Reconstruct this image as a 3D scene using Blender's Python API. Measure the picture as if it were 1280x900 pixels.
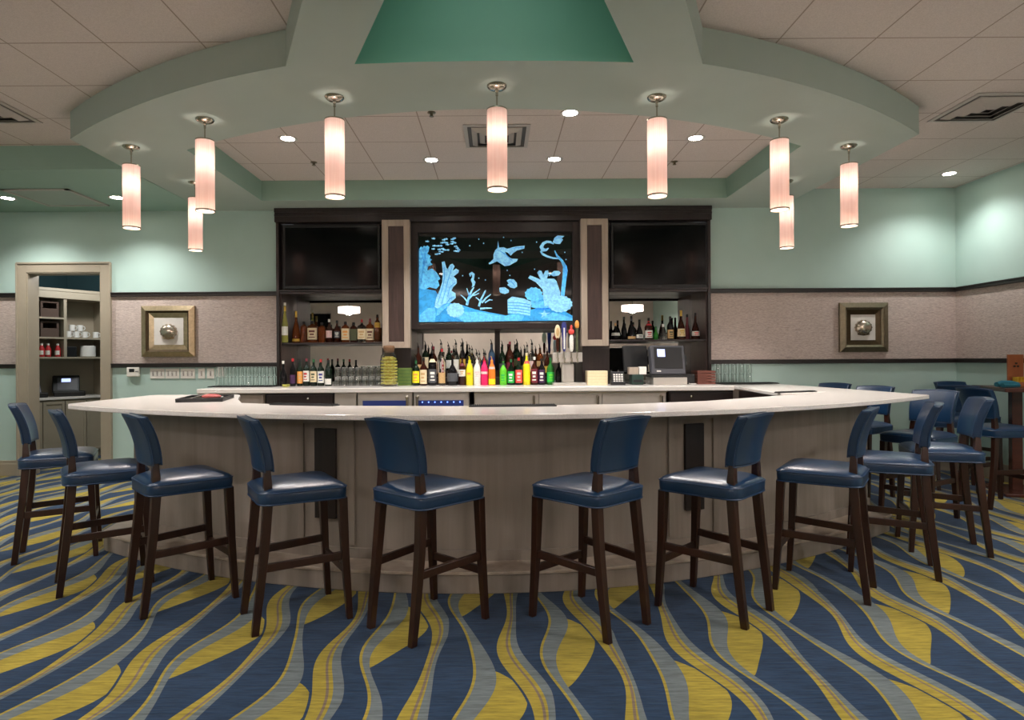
import bpy, bmesh, math, random
from mathutils import Vector, Matrix
R = math.radians
PI = math.pi
random.seed(7)
for o in list(bpy.data.objects):
    bpy.data.objects.remove(o)
scn = bpy.context.scene
COL = scn.collection

# ------------------------------------------------------------------ camera, light, exposure
F, PX, PY, ROLL, H = 780.0, 620.0, 449.0, 0.0061, 1.40
cam_data = bpy.data.cameras.new('camera')
cam = bpy.data.objects.new('camera', cam_data)
COL.objects.link(cam)
cam.location = (0, 0, H)
cam.rotation_euler = (PI / 2, ROLL, 0)
cam_data.sensor_fit = 'HORIZONTAL'
cam_data.sensor_width = 36
cam_data.lens = 36 * F / 1280
cam_data.shift_x = (640 - PX) / 1280
cam_data.shift_y = -(450 - PY) / 1280
cam_data.clip_start = 0.05
scn.camera = cam

world = bpy.data.worlds.new('world')
world.use_nodes = True
world.node_tree.nodes['Background'].inputs[0].default_value = (0.9, 0.95, 1.0, 1)
world.node_tree.nodes['Background'].inputs[1].default_value = 0.25
scn.world = world
vs = scn.view_settings
vs.view_transform = 'Standard'
vs.look = 'None'
vs.gamma = 1.0
vs.use_curve_mapping = False
vs.exposure = 0.85

PENDANT_W = 2.4        # each cylinder pendant
PEND_DOWN_W = 20.0     # its beam through the open bottom
DOWN_W = 105.0          # each recessed downlight
DRUM_W = 52.0          # each drum pendant of the dining area
WARM = (1.0, 0.87, 0.80)
NEUT = (1.0, 0.96, 0.93)


def at(px, py, D):
    """photo pixel -> world point at depth D"""
    dx, dy = px - PX, py - PY
    u, v = dx - dy * ROLL, dy + dx * ROLL
    return Vector((u * D / F, D, H - v * D / F))


# ------------------------------------------------------------------ node helpers
def lin(c):
    def f(x):
        x /= 255.0
        return x / 12.92 if x <= 0.04045 else ((x + 0.055) / 1.055) ** 2.4
    return (f(c[0]), f(c[1]), f(c[2]), 1.0)


class E:
    """a number in a node tree"""
    nt = None

    def __init__(s, v):
        s.v = v

    def _op(s, op, *a):
        n = E.nt.nodes.new('ShaderNodeMath')
        n.operation = op
        for i, x in enumerate((s,) + a):
            x = x.v if isinstance(x, E) else x
            if isinstance(x, (int, float)):
                n.inputs[i].default_value = x
            else:
                E.nt.links.new(x, n.inputs[i])
        return E(n.outputs[0])

    def __add__(s, o): return s._op('ADD', o)
    def __radd__(s, o): return s._op('ADD', o)
    def __sub__(s, o): return s._op('SUBTRACT', o)
    def __rsub__(s, o): return E(o)._op('SUBTRACT', s)
    def __mul__(s, o): return s._op('MULTIPLY', o)
    def __rmul__(s, o): return s._op('MULTIPLY', o)
    def __truediv__(s, o): return s._op('DIVIDE', o)
    def sin(s): return s._op('SINE')
    def floor(s): return s._op('FLOOR')
    def abs(s): return s._op('ABSOLUTE')
    def max(s, o): return s._op('MAXIMUM', o)
    def min(s, o): return s._op('MINIMUM', o)
    def lt(s, o): return s._op('LESS_THAN', o)
    def gt(s, o): return s._op('GREATER_THAN', o)
    def pow(s, o): return s._op('POWER', o)
    def mod(s, o): return s._op('FLOORED_MODULO', o)


def new_mat(name):
    m = bpy.data.materials.new(name)
    m.use_nodes = True
    nt = m.node_tree
    return m, nt, nt.nodes['Principled BSDF']


def setp(b, **k):
    names = {'rough': 'Roughness', 'metal': 'Metallic', 'spec': 'Specular IOR Level', 'trans': 'Transmission Weight',
             'coat': 'Coat Weight', 'ior': 'IOR', 'alpha': 'Alpha', 'estr': 'Emission Strength', 'sheen': 'Sheen Weight'}
    for n, v in k.items():
        if n == 'col':
            b.inputs['Base Color'].default_value = lin(v)
        elif n == 'emit':
            b.inputs['Emission Color'].default_value = lin(v)
        else:
            b.inputs[names[n]].default_value = v


def mixc(nt, fac, a, b):
    n = nt.nodes.new('ShaderNodeMix')
    n.data_type = 'RGBA'
    for sock, x in ((n.inputs[0], fac), (n.inputs[6], a), (n.inputs[7], b)):
        x = x.v if isinstance(x, E) else x
        if isinstance(x, (int, float, tuple)):
            sock.default_value = x
        else:
            nt.links.new(x, sock)
    return n.outputs[2]


def coords(nt, kind='Object'):
    return nt.nodes.new('ShaderNodeTexCoord').outputs[kind]


def mapping(nt, vec, scale=(1, 1, 1)):
    n = nt.nodes.new('ShaderNodeMapping')
    n.inputs['Scale'].default_value = scale
    nt.links.new(vec, n.inputs['Vector'])
    return n.outputs[0]


def noise(nt, vec, scale=5.0, detail=3.0, rough=0.55):
    n = nt.nodes.new('ShaderNodeTexNoise')
    n.inputs['Scale'].default_value = scale
    n.inputs['Detail'].default_value = detail
    n.inputs['Roughness'].default_value = rough
    nt.links.new(vec, n.inputs['Vector'])
    return n.outputs[0]


def bump(nt, b, h, strength=0.2, dist=0.01):
    n = nt.nodes.new('ShaderNodeBump')
    n.inputs['Strength'].default_value = strength
    n.inputs['Distance'].default_value = dist
    nt.links.new(h.v if isinstance(h, E) else h, n.inputs['Height'])
    nt.links.new(n.outputs[0], b.inputs['Normal'])


def contrast(nt, sock, lo, hi):
    n = nt.nodes.new('ShaderNodeMapRange')
    n.inputs[1].default_value = lo
    n.inputs[2].default_value = hi
    nt.links.new(sock, n.inputs[0])
    return n.outputs[0]


def plain(name, col, var=0.06, scale=14.0, **k):
    """a plain material with a faint uneven tone"""
    m, nt, b = new_mat(name)
    setp(b, col=col, **k)
    n = noise(nt, coords(nt), scale, 2)
    dark = tuple(c * (1 - var) for c in col)
    light = tuple(min(255, c * (1 + var)) for c in col)
    nt.links.new(mixc(nt, n, lin(dark), lin(light)), b.inputs['Base Color'])
    return m


def woody(name, c1, c2, scale, rough=0.4, stretch=(1, 1, 0.08), **k):
    m, nt, b = new_mat(name)
    setp(b, rough=rough, **k)
    v = mapping(nt, coords(nt), stretch)
    n = noise(nt, v, scale, 5, 0.6)
    n2 = contrast(nt, n, 0.3, 0.7)
    nt.links.new(mixc(nt, n2, lin(c1), lin(c2)), b.inputs['Base Color'])
    bump(nt, b, n, 0.08, 0.004)
    return m


M = {}
M['mint'] = plain('mint_paint', (176, 202, 194), 0.02, 3, rough=0.6)
M['teal'] = plain('teal_paint', (146, 176, 162), 0.02, 3, rough=0.6)
M['well'] = plain('light_well_paint', (112, 172, 150), 0.02, 3, rough=0.6)
M['sage'] = plain('sage_paint', (162, 176, 168), 0.02, 3, rough=0.65)
M['trim'] = plain('taupe_trim_paint', (160, 150, 132), 0.03, 6, rough=0.45)
M['darkwood'] = woody('espresso_wood', (28, 19, 18), (42, 30, 28), 26, 0.35)
M['inset'] = woody('dark_inset_wood', (54, 40, 37), (82, 62, 57), 30, 0.4)
M['legwood'] = woody('dark_walnut_legs', (34, 17, 11), (56, 29, 18), 18, 0.28)
M['oak'] = woody('grey_washed_oak', (128, 117, 107), (149, 137, 126), 12, 0.5, (1, 1, 0.06))
M['palewood'] = woody('pale_frame_wood', (160, 144, 128), (182, 166, 150), 16, 0.45)
M['tablewood'] = woody('mahogany_wood', (62, 30, 22), (84, 42, 30), 14, 0.25, (0.1, 1, 1))
M['orangewood'] = woody('orange_wood', (150, 84, 48), (178, 104, 62), 10, 0.45, (1, 1, .1))
M['chrome'] = plain('brushed_nickel', (188, 180, 166), 0.03, 30, rough=0.22, metal=1.0)
M['steel'] = plain('stainless_steel', (196, 190, 182), 0.05, 8, rough=0.3, metal=0.55)
M['mirror'] = plain('silver_mirror', (205, 208, 204), 0.0, 3, rough=0.01, metal=1.0)
M['screen'] = plain('black_screen_glass', (4, 4, 5), 0.0, 3, rough=0.12, spec=0.18)
M['blackplastic'] = plain('black_plastic', (22, 22, 24), 0.06, 20, rough=0.4)
M['rubber'] = plain('black_rubber', (18, 18, 18), 0.08, 60, rough=0.7)
M['greyplastic'] = plain('dark_grey_plastic', (70, 70, 76), 0.04, 20, rough=0.4)
M['whiteplastic'] = plain('white_plastic', (226, 222, 214), 0.02, 20, rough=0.35)
M['ceramic'] = plain('white_ceramic', (232, 230, 226), 0.02, 20, rough=0.12)
M['paper'] = plain('white_paper', (232, 228, 220), 0.03, 40, rough=0.8)
M['cream'] = plain('cream_paper', (226, 208, 170), 0.05, 60, rough=0.7)
M['gold'] = plain('antique_gold', (188, 170, 138), 0.15, 30, rough=0.3, metal=0.85)
M['pewter'] = plain('aged_pewter', (122, 114, 94), 0.15, 30, rough=0.35, metal=0.8)
M['bronze'] = plain('dark_bronze', (74, 60, 40), 0.15, 30, rough=0.35, metal=0.7)
M['mat'] = plain('white_mat_board', (214, 210, 204), 0.02, 30, rough=0.8)
M['silver'] = plain('silver_shell', (190, 178, 162), 0.2, 60, rough=0.25, metal=0.9)
M['black'] = plain('black_rail_paint', (40, 34, 32), 0.04, 20, rough=0.4)
M['ventwhite'] = plain('vent_enamel', (176, 170, 164), 0.03, 20, rough=0.45)
M['duct'] = plain('grey_duct', (84, 80, 76), 0.05, 12, rough=0.6)
M['dark'] = plain('dark_void', (12, 12, 12), 0.0, 5, rough=0.9)
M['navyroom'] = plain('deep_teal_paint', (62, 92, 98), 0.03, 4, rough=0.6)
M['beige'] = plain('beige_paint', (212, 198, 188), 0.03, 4, rough=0.7)
M['basket'] = plain('brown_wicker', (74, 58, 50), 0.35, 120, rough=0.8)
M['tealcloth'] = plain('teal_napkin', (36, 110, 128), 0.1, 40, rough=0.85)
M['yellowfood'] = plain('yellow_packets', (214, 168, 40), 0.2, 40, rough=0.6)
M['redfood'] = plain('red_packets', (140, 62, 58), 0.55, 90, rough=0.6)
M['brine'] = plain('yellow_brine', (206, 184, 70), .08, 20, rough=.5)
M['slices'] = plain('pickled_pepper_yellow', (240, 222, 104), 0.12, 50, rough=0.35)
M['cork'] = plain('cork', (120, 88, 62), 0.2, 80, rough=0.8)
M['greenbox'] = plain('olive_green_card', (96, 120, 52), 0.1, 30, rough=0.6)
M['greenpcb'] = plain('dark_green_plastic', (28, 52, 44), 0.1, 30, rough=0.5)
M['brownbox'] = plain('brown_trays', (104, 56, 44), 0.1, 30, rough=0.5)

# leather
m, nt, b = new_mat('blue_leather')
setp(b, rough=0.34, spec=0.5, coat=0.35)
b.inputs['Coat Roughness'].default_value = 0.25
n = noise(nt, coords(nt), 5, 4)
nt.links.new(mixc(nt, n, lin((8, 35, 60)), lin((14, 53, 88))), b.inputs['Base Color'])
bump(nt, b, noise(nt, coords(nt), 220, 2), 0.08, 0.001)
M['leather'] = m
M['piping'] = plain('blue_piping', (26, 52, 84), 0.05, 30, rough=0.35)

# quartz counter
m, nt, b = new_mat('cream_quartz')
setp(b, rough=0.16, spec=0.5)
n = contrast(nt, noise(nt, coords(nt), 160, 3), 0.35, 0.7)
nt.links.new(mixc(nt, n, lin((216, 210, 204)), lin((238, 233, 228))), b.inputs['Base Color'])
M['quartz'] = m

# grasscloth wall covering
m, nt, b = new_mat('grasscloth_wallpaper')
setp(b, rough=0.75)
v = mapping(nt, coords(nt), (1, 1, 5))
n1 = contrast(nt, noise(nt, v, 26, 5, 0.75), 0.3, 0.7)
n2 = contrast(nt, noise(nt, mapping(nt, coords(nt), (1, 1, 7)), 9, 5, 0.75), 0.55, 0.85)
c = mixc(nt, n1, lin((158, 142, 134)), lin((212, 198, 190)))
c = mixc(nt, n2, c, lin((112, 98, 96)))
nt.links.new(c, b.inputs['Base Color'])
bump(nt, b, n1, 0.35, 0.004)
M['grass'] = m


# acoustic tile ceiling
def tile_mat(name, x0, y0, p):
    m, nt, b = new_mat(name)
    E.nt = nt
    setp(b, rough=0.85)
    sep = nt.nodes.new('ShaderNodeSeparateXYZ')
    nt.links.new(coords(nt), sep.inputs[0])
    x, y = E(sep.outputs[0]), E(sep.outputs[1])
    gx = ((x - x0).mod(p) - p / 2).abs()
    gy = ((y - y0).mod(p) - p / 2).abs()
    line = gx.max(gy).gt(p / 2 - 0.007)
    edge = gx.max(gy).gt(p / 2 - 0.003)
    sp = contrast(nt, noise(nt, coords(nt), 130, 4, 0.8), 0.35, 0.65)
    base = mixc(nt, sp, lin((192, 181, 175)), lin((214, 203, 197)))
    base = mixc(nt, line, base, lin((186, 172, 162)))
    base = mixc(nt, edge, base, lin((138, 124, 116)))
    nt.links.new(base, b.inputs['Base Color'])
    bump(nt, b, sp, 0.15, 0.003)
    return m


M['tile'] = tile_mat('acoustic_tile', -1.285, 4.07, 0.63)

# carpet
m, nt, b = new_mat('wave_carpet')
E.nt = nt
setp(b, rough=0.95, spec=0.1, sheen=0.1)
sep = nt.nodes.new('ShaderNodeSeparateXYZ')
nt.links.new(coords(nt), sep.inputs[0])
x, y = E(sep.outputs[0]), E(sep.outputs[1])
P, L = 0.44, 1.30
x = x + 0.05 * (y * (2 * PI / 3.1) + x * 0.9).sin() + 0.012 * (y * 9.0).sin()
x = x + 0.26
idx = (x / P).floor()
par = idx.mod(2.0)
f = x - idx * P
th = y * (2 * PI / L) + par * PI + (idx * 2.1).sin() * 0.5
c1 = 0.085 + 0.055 * th.sin()
g = 0.062 + 0.034 * (th + 1.2).sin()
c2 = 0.340 + 0.045 * (th + 2.6).sin()
ws = 0.031 + 0.014 * (th + 0.6).sin()
w = (0.165 * (((th + 2.3).sin() + 0.12).max(0.0)).pow(0.85)).min((c2 - ws - 0.012 - c1 - g).max(0.0))
yel_line = (f - (c1 - 0.006)).abs().lt(0.007)
gray1 = (f - (c1 + g * 0.5)).abs().lt(g * 0.5)
leaf = (f - (c1 + g + w * 0.5)).abs().lt(w * 0.5)
s_gray = (f - (c2 + ws)).abs().lt(ws * 1.05)
s_yel = (f - c2).abs().lt(ws)
s_mid = (f - c2 - ws * 0.45).abs().lt(0.006)
NAVY, GRAY, YEL, MAUVE = lin((36, 60, 88)), lin((112, 122, 124)), lin((168, 150, 56)), lin((130, 112, 96))
c = mixc(nt, gray1, NAVY, GRAY)
c = mixc(nt, s_gray, c, GRAY)
c = mixc(nt, leaf, c, YEL)
c = mixc(nt, yel_line, c, YEL)
c = mixc(nt, s_yel, c, YEL)
c = mixc(nt, s_mid, c, MAUVE)
row = contrast(nt, noise(nt, mapping(nt, coords(nt), (7, 62, 1)), 1.0, 3, 0.7), 0.3, 0.7)
mul = nt.nodes.new('ShaderNodeMix')
mul.data_type = 'RGBA'
mul.blend_type = 'MULTIPLY'
mul.inputs[0].default_value = 1.0
nt.links.new(c, mul.inputs[6])
nt.links.new(mixc(nt, row, (0.50, 0.50, 0.50, 1), (1.06, 1.06, 1.06, 1)), mul.inputs[7])
nt.links.new(mul.outputs[2], b.inputs['Base Color'])
bump(nt, b, row, 0.3, 0.004)
M['carpet'] = m

# pleated lamp shade
m, nt, b = new_mat('pleated_shade')
E.nt = nt
out = nt.nodes['Material Output']
tr = nt.nodes.new('ShaderNodeBsdfTranslucent')
df = nt.nodes.new('ShaderNodeBsdfDiffuse')
mx = nt.nodes.new('ShaderNodeMixShader')
wv = nt.nodes.new('ShaderNodeTexNoise')
wv.inputs['Scale'].default_value = 1.0
nt.links.new(mapping(nt, coords(nt), (260, 260, 2)), wv.inputs['Vector'])
sc = mixc(nt, contrast(nt, wv.outputs[0], 0.3, 0.7), lin((234, 206, 200)), lin((250, 232, 227)))
nt.links.new(sc, tr.inputs[0])
nt.links.new(sc, df.inputs[0])
mx.inputs[0].default_value = 0.45
nt.links.new(tr.outputs[0], mx.inputs[1])
nt.links.new(df.outputs[0], mx.inputs[2])
nt.links.new(mx.outputs[0], out.inputs[0])
nt.nodes.remove(b)
M['shade'] = m


def emat(name, col, strength, var=None, scale=30):
    m, nt, b = new_mat(name)
    setp(b, col=col, emit=col, estr=strength, rough=0.4)
    if var:
        n = contrast(nt, noise(nt, coords(nt), scale, 4, 0.75), 0.43, 0.57)
        nt.links.new(mixc(nt, n, lin(var), lin(col)), b.inputs['Emission Color'])
    return m


M['bulb'] = emat('warm_bulb', (255, 226, 200), 7)
M['lamp'] = emat('downlight_lamp', (255, 244, 230), 30)
M['diffuser'] = emat('frosted_diffuser', (255, 228, 206), 2.5)
M['sea_light'] = emat('lit_etching_pale', (136, 198, 224), 0.46, (22, 96, 158), 40)
M['sea_mid'] = emat('lit_etching_blue', (92, 184, 228), 0.46, (8, 64, 128), 30)
M['sea_deep'] = emat('lit_etching_deep', (50, 150, 208), 0.42, (6, 66, 132), 12)
M['lcd'] = emat('lit_lcd', (176, 190, 244), 1.1, (140, 160, 236), 160)
M['led'] = emat('blue_led', (90, 120, 255), 3.0)
M['ledwin'] = emat('blue_lit_window', (20, 34, 84), 0.35)


def glass(name, col, rough=0.03, trans=0.85, ior=1.35):
    m, nt, b = new_mat(name)
    setp(b, col=col, rough=rough, trans=trans, ior=ior)
    n = noise(nt, coords(nt), 6, 1)
    nt.links.new(mixc(nt, n, lin(tuple(c * .96 for c in col)), lin(col)), b.inputs['Base Color'])
    return m


M['clear'] = glass('clear_glass', (252, 254, 253), 0.0, 1.0, 1.45)
M['amber'] = glass('amber_whiskey', (150, 74, 24), 0.05, 0.6)
M['brown'] = glass('brown_liqueur', (70, 30, 18), 0.05, 0.4)
M['darkgreen'] = glass('dark_green_glass', (16, 34, 20), 0.06, 0.2)
M['green'] = glass('green_glass', (52, 130, 50), 0.06, 0.3)
M['blackglass'] = glass('black_glass', (18, 16, 18), 0.06, 0.05)
M['yellowgreen'] = glass('yellow_green_glass', (206, 204, 110), 0.05, 0.6)
M['blueglass'] = glass('steel_blue_glass', (90, 120, 150), 0.05, 0.4)


def card(name, col):
    M[name] = plain(name + '_print', col, 0.16, 90, rough=0.5)


for nm, cc in dict(white=(228, 222, 212), yellow=(244, 214, 20), magenta=(224, 24, 96), red=(172, 34, 38), limegreen=(98, 200, 40),
                   emerald=(40, 176, 70), coral=(236, 78, 72), maroon=(112, 34, 48), purple=(64, 30, 70), greylabel=(74, 76, 80),
                   orange=(226, 150, 70), tan=(196, 160, 110), sunset=(240, 120, 30), pink=(230, 190, 186), navy=(44, 50, 120),
                   goldfoil=(196, 160, 60), blackcap=(20, 18, 18), greenfoil=(30, 90, 50), olive=(80, 84, 58)).items():
    card(nm, cc)


# ------------------------------------------------------------------ mesh builder
class MB:
    def __init__(s):
        s.bm = bmesh.new()
        s.mi = 0

    def face(s, vs):
        try:
            f = s.bm.faces.new(vs)
            f.material_index = s.mi
            return f
        except ValueError:
            return None

    def box(s, x0, x1, y0, y1, z0, z1, mx=None):
        p = [Vector((x, y, z)) for z in (z0, z1) for y in (y0, y1) for x in (x0, x1)]
        if mx is not None:
            p = [mx @ q for q in p]
        v = [s.bm.verts.new(q) for q in p]
        for f in ((0, 2, 3, 1), (4, 5, 7, 6), (0, 1, 5, 4), (1, 3, 7, 5), (3, 2, 6, 7), (2, 0, 4, 6)):
            s.face([v[i] for i in f])
        return s

    def bar(s, a, b, w, d=None, w2=None, d2=None, up=None):
        """rectangular bar from a to b; w across, d deep; may taper"""
        a, b = Vector(a), Vector(b)
        d = d or w
        w2 = w2 or w
        d2 = d2 or d
        t = (b - a).normalized()
        ref = Vector(up) if up else (Vector((0, 1, 0)) if abs(t.z) > 0.7 else Vector((0, 0, 1)))
        sx = t.cross(ref).normalized()
        sy = sx.cross(t).normalized()
        rings = []
        for p, ww, dd in ((a, w, d), (b, w2, d2)):
            rings.append([s.bm.verts.new(p + sx * i * ww / 2 + sy * j * dd / 2) for i, j in ((-1, -1), (1, -1), (1, 1), (-1, 1))])
        for i in range(4):
            j = (i + 1) % 4
            s.face([rings[0][i], rings[0][j], rings[1][j], rings[1][i]])
        s.face(rings[0][::-1])
        s.face(rings[1])
        return s

    def path(s, pts, secs, up=(0, 1, 0)):
        """a square bar through pts with (w, d) at each"""
        rings = []
        up = Vector(up)
        for p, (w, d) in zip(pts, secs):
            p = Vector(p)
            rings.append([s.bm.verts.new(p + Vector((i * w / 2, j * d / 2, 0))) for i, j in ((-1, -1), (1, -1), (1, 1), (-1, 1))])
        for a, b in zip(rings, rings[1:]):
            for i in range(4):
                j = (i + 1) % 4
                s.face([a[i], a[j], b[j], b[i]])
        s.face(rings[0][::-1])
        s.face(rings[-1])
        return s

    def tube(s, pts, r, n=8, closed=False):
        pts = [Vector(p) for p in pts]
        rr = r if isinstance(r, (list, tuple)) else [r] * len(pts)
        rings = []
        N = len(pts)
        prev = None
        for i, p in enumerate(pts):
            a = pts[(i - 1) % N] if (closed or i > 0) else p
            c = pts[(i + 1) % N] if (closed or i < N - 1) else p
            t = (c - a).normalized()
            ref = prev if prev is not None else (Vector((0, 0, 1)) if abs(t.z) < 0.9 else Vector((1, 0, 0)))
            sx = t.cross(ref)
            if sx.length < 1e-6:
                sx = t.cross(Vector((0.3, 1, 0.2)))
            sx.normalize()
            sy = sx.cross(t).normalized()
            prev = sy
            rings.append([s.bm.verts.new(p + (sx * math.cos(2 * PI * k / n) + sy * math.sin(2 * PI * k / n)) * rr[i]) for k in range(n)])
        m = N if closed else N - 1
        for i in range(m):
            a, b = rings[i], rings[(i + 1) % N]
            for k in range(n):
                j = (k + 1) % n
                s.face([a[k], a[j], b[j], b[k]])
        if not closed:
            s.face(rings[0][::-1])
            s.face(rings[-1])
        return s

    def lathe(s, prof, n=20, c=(0, 0, 0), sq=1.0, a0=0.0, a1=2 * PI, cap=True, sy=1.0):
        """prof: (radius, z). sq<1 squares the section. a partial arc stays open"""
        full = abs(a1 - a0 - 2 * PI) < 1e-6
        m = n if full else n + 1
        rings = []
        for r, z in prof:
            ring = []
            for k in range(m):
                a = a0 + (a1 - a0) * k / n
                ca, sa = math.cos(a), math.sin(a)
                if sq != 1.0:
                    q = (abs(ca) ** (2 / sq) + abs(sa) ** (2 / sq)) ** (-sq / 2)
                    ca, sa = ca * q, sa * q
                ring.append(s.bm.verts.new((c[0] + r * ca, c[1] + r * sa * sy, c[2] + z)))
            rings.append(ring)
        for a, b in zip(rings, rings[1:]):
            for k in range(n):
                j = (k + 1) % m
                s.face([a[k], a[j], b[j], b[k]])
        if cap and full:
            s.face(rings[0][::-1])
            s.face(rings[-1])
        return s

    def prism(s, poly, z0, z1):
        """plan polygon extruded upward"""
        lo = [s.bm.verts.new((p[0], p[1], z0)) for p in poly]
        hi = [s.bm.verts.new((p[0], p[1], z1)) for p in poly]
        s.face(lo[::-1])
        s.face(hi)
        n = len(poly)
        for i in range(n):
            j = (i + 1) % n
            s.face([lo[i], lo[j], hi[j], hi[i]])
        return s

    def relief(s, poly, y0, y1):
        """outline in x/z given a thickness in y"""
        lo = [s.bm.verts.new((p[0], y0, p[1])) for p in poly]
        hi = [s.bm.verts.new((p[0], y1, p[1])) for p in poly]
        s.face(lo)
        s.face(hi[::-1])
        n = len(poly)
        for i in range(n):
            j = (i + 1) % n
            s.face([lo[j], lo[i], hi[i], hi[j]])
        return s

    def sphere(s, c, r, u=12, v=8, sc=(1, 1, 1)):
        mx = Matrix.Translation(c) @ Matrix.Diagonal((r * sc[0], r * sc[1], r * sc[2], 1))
        res = bmesh.ops.create_uvsphere(s.bm, u_segments=u, v_segments=v, radius=1, matrix=mx)
        for vv in res['verts']:
            for f in vv.link_faces:
                f.material_index = s.mi
        return s

    def plate(s, outer, holes, z0, z1, mi_outer=0, mi_hole=0):
        """horizontal plate with holes, z0..z1"""
        bm = s.bm
        for z, flip in ((z0, True), (z1, False)):
            edges = []
            for loop in [outer] + holes:
                v = [bm.verts.new((p[0], p[1], z)) for p in loop]
                edges += [bm.edges.new((v[i], v[(i + 1) % len(v)])) for i in range(len(v))]
            bmesh.ops.triangle_fill(bm, use_beauty=True, edges=edges)
        for k, loop in enumerate([outer] + holes):
            lo = [bm.verts.new((p[0], p[1], z0)) for p in loop]
            hi = [bm.verts.new((p[0], p[1], z1)) for p in loop]
            for i in range(len(loop)):
                j = (i + 1) % len(loop)
                f = bm.faces.new([lo[i], lo[j], hi[j], hi[i]])
                f.material_index = mi_hole if k else mi_outer
        return s

    def build(s, name, mat, parent=None, smooth=False, bevel=0.0, seg=2, angle=35, recalc=True):
        bm = s.bm
        if recalc:
            bmesh.ops.recalc_face_normals(bm, faces=bm.faces)
        me = bpy.data.meshes.new(name)
        bm.to_mesh(me)
        bm.free()
        for mm in (mat if isinstance(mat, (list, tuple)) else [mat]):
            me.materials.append(M[mm] if isinstance(mm, str) else mm)
        if smooth:
            for p in me.polygons:
                p.use_smooth = True
            me.set_sharp_from_angle(angle=R(angle))
        o = bpy.data.objects.new(name, me)
        COL.objects.link(o)
        if parent is not None:
            o.parent = parent
        if bevel:
            md = o.modifiers.new('bevel', 'BEVEL')
            md.width = bevel
            md.segments = seg
            md.limit_method = 'ANGLE'
            md.angle_limit = R(40)
        return o


def tag(o, label, cat, group=None, kind=None):
    o['label'] = label
    o['category'] = cat
    if group:
        o['group'] = group
    if kind:
        o['kind'] = kind
    return o


def thing(name, label, cat, loc=(0, 0, 0), rz=0.0, group=None):
    o = bpy.data.objects.new(name, None)
    COL.objects.link(o)
    o.location = loc
    o.rotation_euler = (0, 0, rz)
    o.empty_display_size = 0.1
    return tag(o, label, cat, group)


def struct(o):
    o['kind'] = 'structure'
    return o


def dup(root, loc, rz=None, label=None, group=None):
    r = root.copy()
    COL.objects.link(r)
    r.location = loc
    if rz is not None:
        r.rotation_euler = (0, 0, rz)
    if label:
        r['label'] = label
    if group:
        r['group'] = group
    for ch in list(root.children):
        c = ch.copy()
        COL.objects.link(c)
        c.parent = r
        for g in list(ch.children):
            d = g.copy()
            COL.objects.link(d)
            d.parent = c
    return r


def spot(name, loc, W, col, angle=100, blend=0.6, parent=None, target=None, radius=0.05):
    l = bpy.data.lights.new(name, 'SPOT')
    l.energy = W
    l.color = col
    l.spot_size = R(angle)
    l.spot_blend = blend
    l.shadow_soft_size = radius
    o = bpy.data.objects.new(name, l)
    COL.objects.link(o)
    o.location = loc
    if parent:
        o.parent = parent
    return o


def point(name, loc, W, col, radius=0.05, parent=None):
    l = bpy.data.lights.new(name, 'POINT')
    l.energy = W
    l.color = col
    l.shadow_soft_size = radius
    o = bpy.data.objects.new(name, l)
    COL.objects.link(o)
    o.location = loc
    if parent:
        o.parent = parent
    return o


def rounded(pts, r, n=5):
    """round the corners of a plan polygon"""
    out = []
    N = len(pts)
    rs = r if isinstance(r, (list, tuple)) else [r] * N
    for i in range(N):
        r = rs[i]
        p, a, c = Vector(pts[i]), Vector(pts[i - 1]), Vector(pts[(i + 1) % N])
        u, w = (a - p).normalized(), (c - p).normalized()
        p0, p1 = p + u * r, p + w * r
        for k in range(n + 1):
            t = k / n
            out.append(((p0 * (1 - t) ** 2 + p * 2 * t * (1 - t) + p1 * t * t)))
    return out

# ------------------------------------------------------------------ the setting
WD = 7.70            # back wall
XR, XL, YB = 5.68, -7.5, -6.0
TZ, SZ = 3.48, 3.25  # tile ceiling, plaster soffit
Z1, Z2 = 1.35, 2.225
DX0, DX1, DZ = -5.77, -4.86, 2.50
BX0, BX1 = -2.68, 2.63

mb = MB()
mb.box(XL - .2, 7.0, YB - .2, 12.0, -0.1, 0)
struct(mb.build('floor', 'carpet'))

mb = MB()
for z0, z1, mi in ((0, Z1, 0), (Z1, Z2, 1), (Z2, 3.7, 0)):
    mb.mi = mi
    mb.box(BX1, XR + .15, WD, WD + .15, z0, z1)
    mb.box(DX1, BX0, WD, WD + .15, z0, z1)
    mb.box(XL, DX0, WD, WD + .15, z0, z1)
mb.mi = 0
mb.box(DX0, DX1, WD, WD + .15, DZ, 3.7)
struct(mb.build('wall_back', ['mint', 'grass']))
mb = MB()
for z0, z1, mi in ((0, Z1, 0), (Z1, Z2, 1), (Z2, 3.7, 0)):
    mb.mi = mi
    mb.box(XR, XR + .15, YB, WD, z0, z1)
struct(mb.build('wall_right', ['mint', 'grass']))
mb = MB()
mb.box(XL - .15, XL, YB, WD, 0, 3.7)
struct(mb.build('wall_left', 'mint'))
mb = MB()
mb.box(XL, XR, YB - .15, YB, 0, 3.7)
struct(mb.build('wall_front', 'beige'))

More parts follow.
